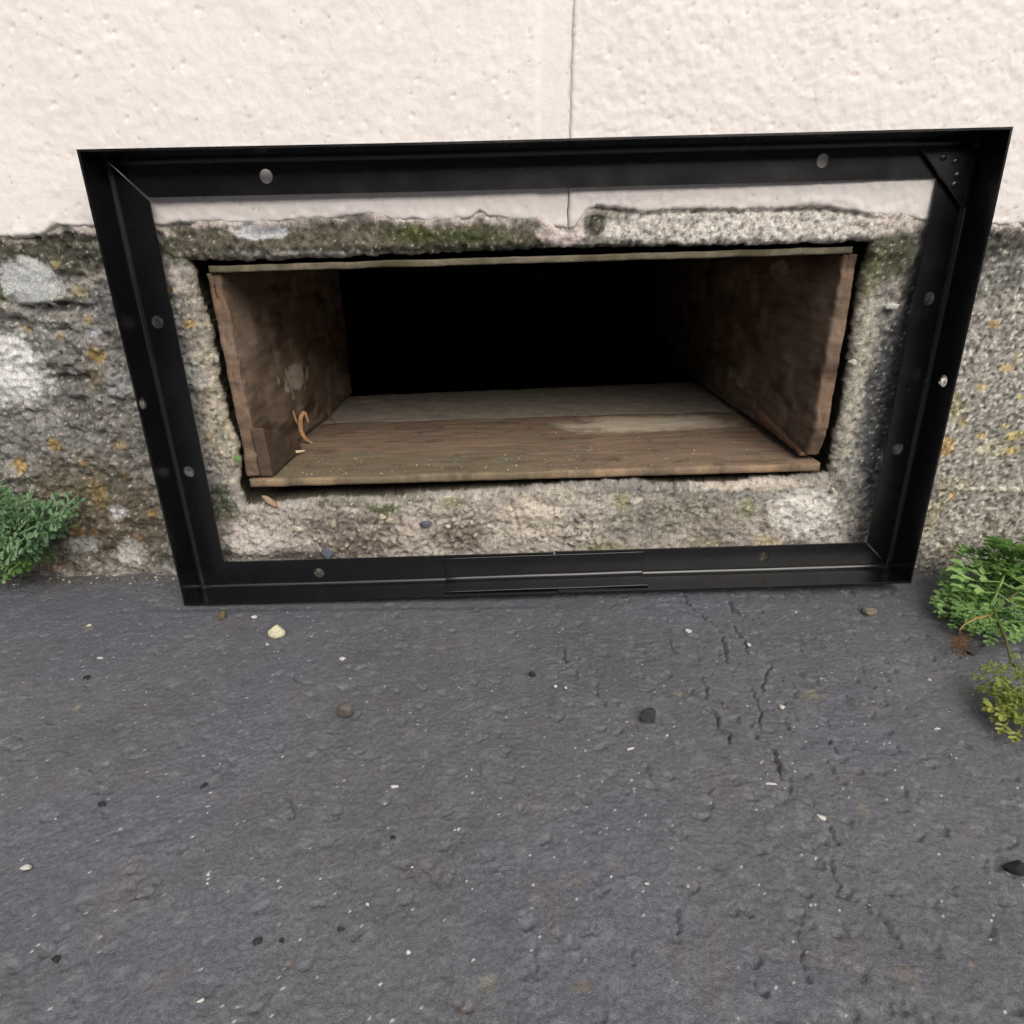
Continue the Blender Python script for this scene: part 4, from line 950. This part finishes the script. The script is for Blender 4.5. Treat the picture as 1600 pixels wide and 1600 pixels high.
def leaf_mesh(name, seed, mat, npair=4, fan=5, wide=.55, bladestart=.38, lobe=.15):
    """a divided leaf of unit length along +x, face up +z: petiole, then pairs of leaflets each split into narrow lobes"""
    rg = random.Random(seed); V = []; F = []
    def rz(x): return .10*math.sin(x*2.6)-.10*x*x
    def strip(p, d, L, wd, up):
        d = Vector(d).normalized(); s = Vector((-d.y, d.x, 0)).normalized()
        i = len(V); p = Vector(p); tip = p+d*L
        mid = p+d*L*.45; f = wd*.28
        V.extend([p+s*wd*.16, p-s*wd*.16, mid+s*wd*.5+Vector((0, 0, f+up)), mid+Vector((0, 0, up*.6)), mid-s*wd*.5+Vector((0, 0, f+up)), p+d*L*.86+s*wd*.42+Vector((0, 0, f*.6+up*1.3)), p+d*L*.86-s*wd*.42+Vector((0, 0, f*.6+up*1.3)), tip+Vector((0, 0, up*1.6-.25*L*L))])
        F.extend([(i, i+3, i+2), (i+1, i+4, i+3), (i, i+1, i+3), (i+2, i+3, i+7, i+5), (i+3, i+4, i+6, i+7)])
    def leaflet(p, ang, L):
        p = Vector(p); d = Vector((math.cos(ang), math.sin(ang), 0)); k = max(2, fan//2)
        n0 = len(V); s = Vector((-d.y, d.x, 0)); w = .010
        e = p+d*L*.55+Vector((0, 0, -.04*L)); V.extend([p+s*w, p-s*w, e-s*w*.8, e+s*w*.8]); F.append((n0, n0+1, n0+2, n0+3))
        for j in range(k):
            t = .30+.45*j/max(1, k-1)
            for sg in (-1, 1):
                a = ang+sg*math.radians(rg.uniform(34, 55)); q = p+d*L*t*.9
                strip(q, (math.cos(a), math.sin(a), rg.uniform(-.1, .25)), L*rg.uniform(.34, .50)*(1-.3*t), lobe*L*rg.uniform(.9, 1.3)*1.3, rg.uniform(-.01, .02))
        strip(e-d*L*.1, (d.x, d.y, rg.uniform(-.15, .1)), L*.55, lobe*L*1.5, 0)
    # petiole and midrib: square tube
    prev = None; n = 12
    for k in range(n+1):
        x = k/n*.93; r = .016*(1-.65*k/n); z = rz(x); i = len(V)
        V.extend([Vector((x, r, z)), Vector((x, 0, z+r)), Vector((x, -r, z)), Vector((x, 0, z-r))])
        if prev is not None:
            for a in range(4): F.append((prev+a, i+a, i+(a+1) % 4, prev+(a+1) % 4))
        prev = i
    for k in range(npair):
        t = k/npair; x = bladestart+(.93-bladestart)*t; L = wide*(.5+.5*math.sin(math.pi*(.30+.55*t)))*(1-.35*t)*.62
        for sg in (-1, 1):
            leaflet((x+rg.uniform(-.015, .015), 0, rz(x)), sg*math.radians(rg.uniform(48, 66)-18*t), L*rg.uniform(.85, 1.12))
    leaflet((.88, 0, rz(.88)), rg.uniform(-.1, .1), wide*.34)
    me = bpy.data.meshes.new(name); me.from_pydata([tuple(v) for v in V], [], F); me.update(); me.materials.append(mat)
    return me
def leaf_set(mat, n, **kw): return [leaf_mesh('leaf', 100+k*7, mat, **kw) for k in range(n)]
LG = leaf_set(M_LEAF, 6, npair=3, fan=4, wide=.62, bladestart=.46, lobe=.14); LB_ = leaf_set(M_LEAFB, 6, npair=5, fan=4, wide=.44, bladestart=.38, lobe=.15); LY = leaf_set(M_LEAFY, 4, npair=2, fan=4, wide=.66, bladestart=.42, lobe=.145)
def place_leaf(parent, me, base, tip, face, name='leaf'):
    base, tip = Vector(base), Vector(tip); x = (tip-base); L = x.length; x.normalize()
    z = Vector(face); z = (z-x*z.dot(x)).normalized(); y = z.cross(x)
    o = obj(name, me, None, parent); m = Matrix.Identity(4)
    for i in range(3): m[i][0], m[i][1], m[i][2] = x[i]*L, y[i]*L, z[i]*L
    m.translation = base-parent.location; o.matrix_local = m
    return o
def stem(parent, pts, r, mat=M_STEM, name='stem'):
    bm = bmesh.new(); prev = None; P = [Vector(p)-parent.location for p in pts]; n = 6
    for k, p in enumerate(P):
        d = (P[min(k+1, len(P)-1)]-P[max(k-1, 0)]).normalized(); s = d.orthogonal().normalized(); t = d.cross(s); rr = r*(1-.5*k/(len(P)-1))
        ring = [bm.verts.new(p+(s*math.cos(a*6.283/n)+t*math.sin(a*6.283/n))*rr) for a in range(n)]
        if prev:
            for a in range(n): bm.faces.new((prev[a], ring[a], ring[(a+1) % n], prev[(a+1) % n]))
        prev = ring
    me = bpy.data.meshes.new(name); bm.to_mesh(me); bm.free(); me.polygons.foreach_set('use_smooth', np.full(len(me.polygons), True))
    return obj(name, me, mat, parent)
# ---- right plant: a leafy tuft at the wall foot with trailing stems in front
rg = random.Random(21)
rx0, ry0 = .400, -.034
pr = empty('weed', (rx0, ry0, GZ)); tag(pr, 'bright green weed with finely divided leaves at the right edge, by the wall', 'weed', 'weeds at the foot of the wall')
CAMV = Vector(CAM)
def toward(p, up=.6): d = (CAMV-Vector(p)).normalized(); return d*(1-up)+Vector((0, 0, up))
def hi(u, v, h): x, y = on_ground(u, v, GZ+h); return (x, y, GZ+h)      # point of a sight line at height h over the asphalt
for k in range(38):                                    # crown
    u = rg.uniform(1515, 1700); v = 848+abs(rg.gauss(0, 45))
    if u < 1560: v = max(v, 848+(1560-u)*.9)
    tip = at_y(u, v, rg.uniform(-.075, -.020))
    if tip[2] < .012: tip = hi(u, v, rg.uniform(.012, .03))
    base = (rx0+rg.uniform(-.02, .04), ry0+rg.uniform(-.012, .012), rg.uniform(.002, .02))
    place_leaf(pr, rg.choice(LG), base, tip, toward(tip, rg.uniform(.2, .8)))
for u, v, h in ((1470, 912, .012), (1480, 928, .012), (1503, 925, .016), (1500, 945, .012), (1474, 960, .006), (1490, 975, .006), (1520, 985, .008), (1483, 948, .008), (1545, 1000, .006)):
    t = hi(u, v, h); b = Vector(t)+(Vector((rx0, ry0, .012))-Vector(t))*.60
    place_leaf(pr, rg.choice(LG), b, t, toward(t, .7))
# trailing stem coming forwards
nodes = [(rx0, ry0, .006), hi(1590, 925, .028), hi(1553, 955, .024), hi(1572, 1000, .022), hi(1580, 1035, .020), hi(1600, 1060, .014)]
stem(pr, nodes, .0012)
for (u, v, h), bi in (((1498, 958, .022), 2), ((1532, 945, .026), 2), ((1530, 988, .018), 2), ((1560, 988, .02), 2), ((1605, 960, .026), 2), ((1590, 985, .022), 3), ((1615, 990, .022), 3), ((1562, 935, .03), 2)):
    t = hi(u, v, h); place_leaf(pr, rg.choice(LG), nodes[bi], t, toward(t, .6))
for u, v, h in ((1540, 1052, .012), (1530, 1075, .008), (1545, 1100, .008), (1575, 1060, .02), (1590, 1085, .018), (1560, 1090, .014), (1600, 1040, .022), (1620, 1075, .018), (1580, 1112, .012), (1610, 1115, .012), (1568, 1138, .006), (1588, 1150, .006), (1625, 1140, .008), (1556, 1122, .006), (1590, 1022, .022), (1612, 1055, .02), (1640, 1100, .014), (1600, 1128, .012), (1575, 1085, .02)):
    t = hi(u, v, h); b = nodes[4] if v < 1080 else Vector(nodes[5])+Vector((rg.uniform(-.01, .01), rg.uniform(-.01, .0), -.004))
    place_leaf(pr, rg.choice(LY), b, t, toward(t, rg.uniform(.4, .8)))
# withered leaf hanging from a bent stalk
st = [hi(1545, 962, .022), hi(1525, 966, .024), hi(1508, 975, .022), hi(1499, 984, .019)]
stem(pr, st, .0009, leaf_mat('stalk_straw', (150, 120, 70), (190, 156, 96)), 'withered_stalk')
LD = leaf_set(M_DRY, 3, npair=3, fan=3, wide=.42, bladestart=.3, lobe=.16)
for u, v, h in ((1488, 1020, .003), (1500, 1030, .003), (1518, 1008, .006), (1510, 1024, .003)):
    t = hi(u, v, h); place_leaf(pr, rg.choice(LD), st[-1], t, toward(t, .1), 'withered_leaf')
# ---- left plant
lx0, ly0 = -.425, -.018
pl_ = empty('weed', (lx0, ly0, GZ)); tag(pl_, 'blue green weed with feathery leaves at the left edge, against the lichened concrete', 'weed', 'weeds at the foot of the wall')
for k in range(40):
    u = rg.uniform(-80, 128); v = rg.uniform(752, 884)
    if u > 70 and (v < 770 or v > 850): u -= 40
    y = rg.uniform(-.045, -.010); t = at_y(u, v, y)
    b = (lx0+rg.uniform(-.02, .045), ly0+rg.uniform(-.004, .004), rg.uniform(.004, .035))
    if (Vector(t)-Vector(b)).length < .022: continue
    place_leaf(pl_, rg.choice(LB_ if v < 825 or rg.random() < .5 else LG), b, t, toward(t, rg.uniform(.2, .6)))
stem(pl_, [(lx0, ly0, 0), (lx0+.004, ly0-.002, .02), (lx0+.008, ly0-.006, .045)], .0016)
# tiny moss tufts and seedling at the opening
M_MOSS = leaf_mat('moss', (70, 92, 28), (120, 140, 56))
def moss(u, v, n, r, label):
    x, z = on_wall(u, v, -.003); bm = bmesh.new(); rr = random.Random(int(u))
    for k in range(n):
        a = rr.uniform(0, 6.283); q = r*math.sqrt(rr.random()); b = Vector((q*math.cos(a)*1.6, rr.uniform(-.001, .002), q*math.sin(a)*.6))
        d = Vector((rr.uniform(-.6, .6), -1, rr.uniform(-.2, 1))).normalized()*rr.uniform(.001, .0022); s = d.orthogonal().normalized()*.00035
        bm.faces.new([bm.verts.new(p) for p in (b+s, b-s, b-s*.3+d, b+s*.3+d)])
    me = bpy.data.meshes.new('moss_tuft'); bm.to_mesh(me); bm.free()
    o = obj('moss_tuft', me, M_MOSS); o.location = (x, -.003, z); tag(o, label, 'moss', 'moss tufts around the opening', 'stuff')
moss(600, 792, 160, .006, 'green moss tuft on the mortar just below the box, left of centre')
moss(705, 784, 110, .005, 'yellowish moss on the mortar below the box, near the middle')
moss(505, 785, 90, .005, 'thin moss on the mortar below the left part of the box')
moss(640, 362, 160, .010, 'green moss on the mortar strip above the opening')
def seedling():
    x, z = on_wall(371, 716, -.001)
    bm = bmesh.new(); bmesh.ops.create_uvsphere(bm, u_segments=10, v_segments=6, radius=.0022)
    for v in bm.verts: v.co.y *= .35; v.co.z *= 1.15
    me = bpy.data.meshes.new('seedling'); bm.to_mesh(me); bm.free()
    o = obj('seedling_leaf', me, leaf_mat('seedling', (110, 160, 80), (130, 176, 96))); o.location = (x, -.002, z)
    tag(o, 'tiny bright green round seedling leaf in the gap left of the box', 'seedling')
seedling()
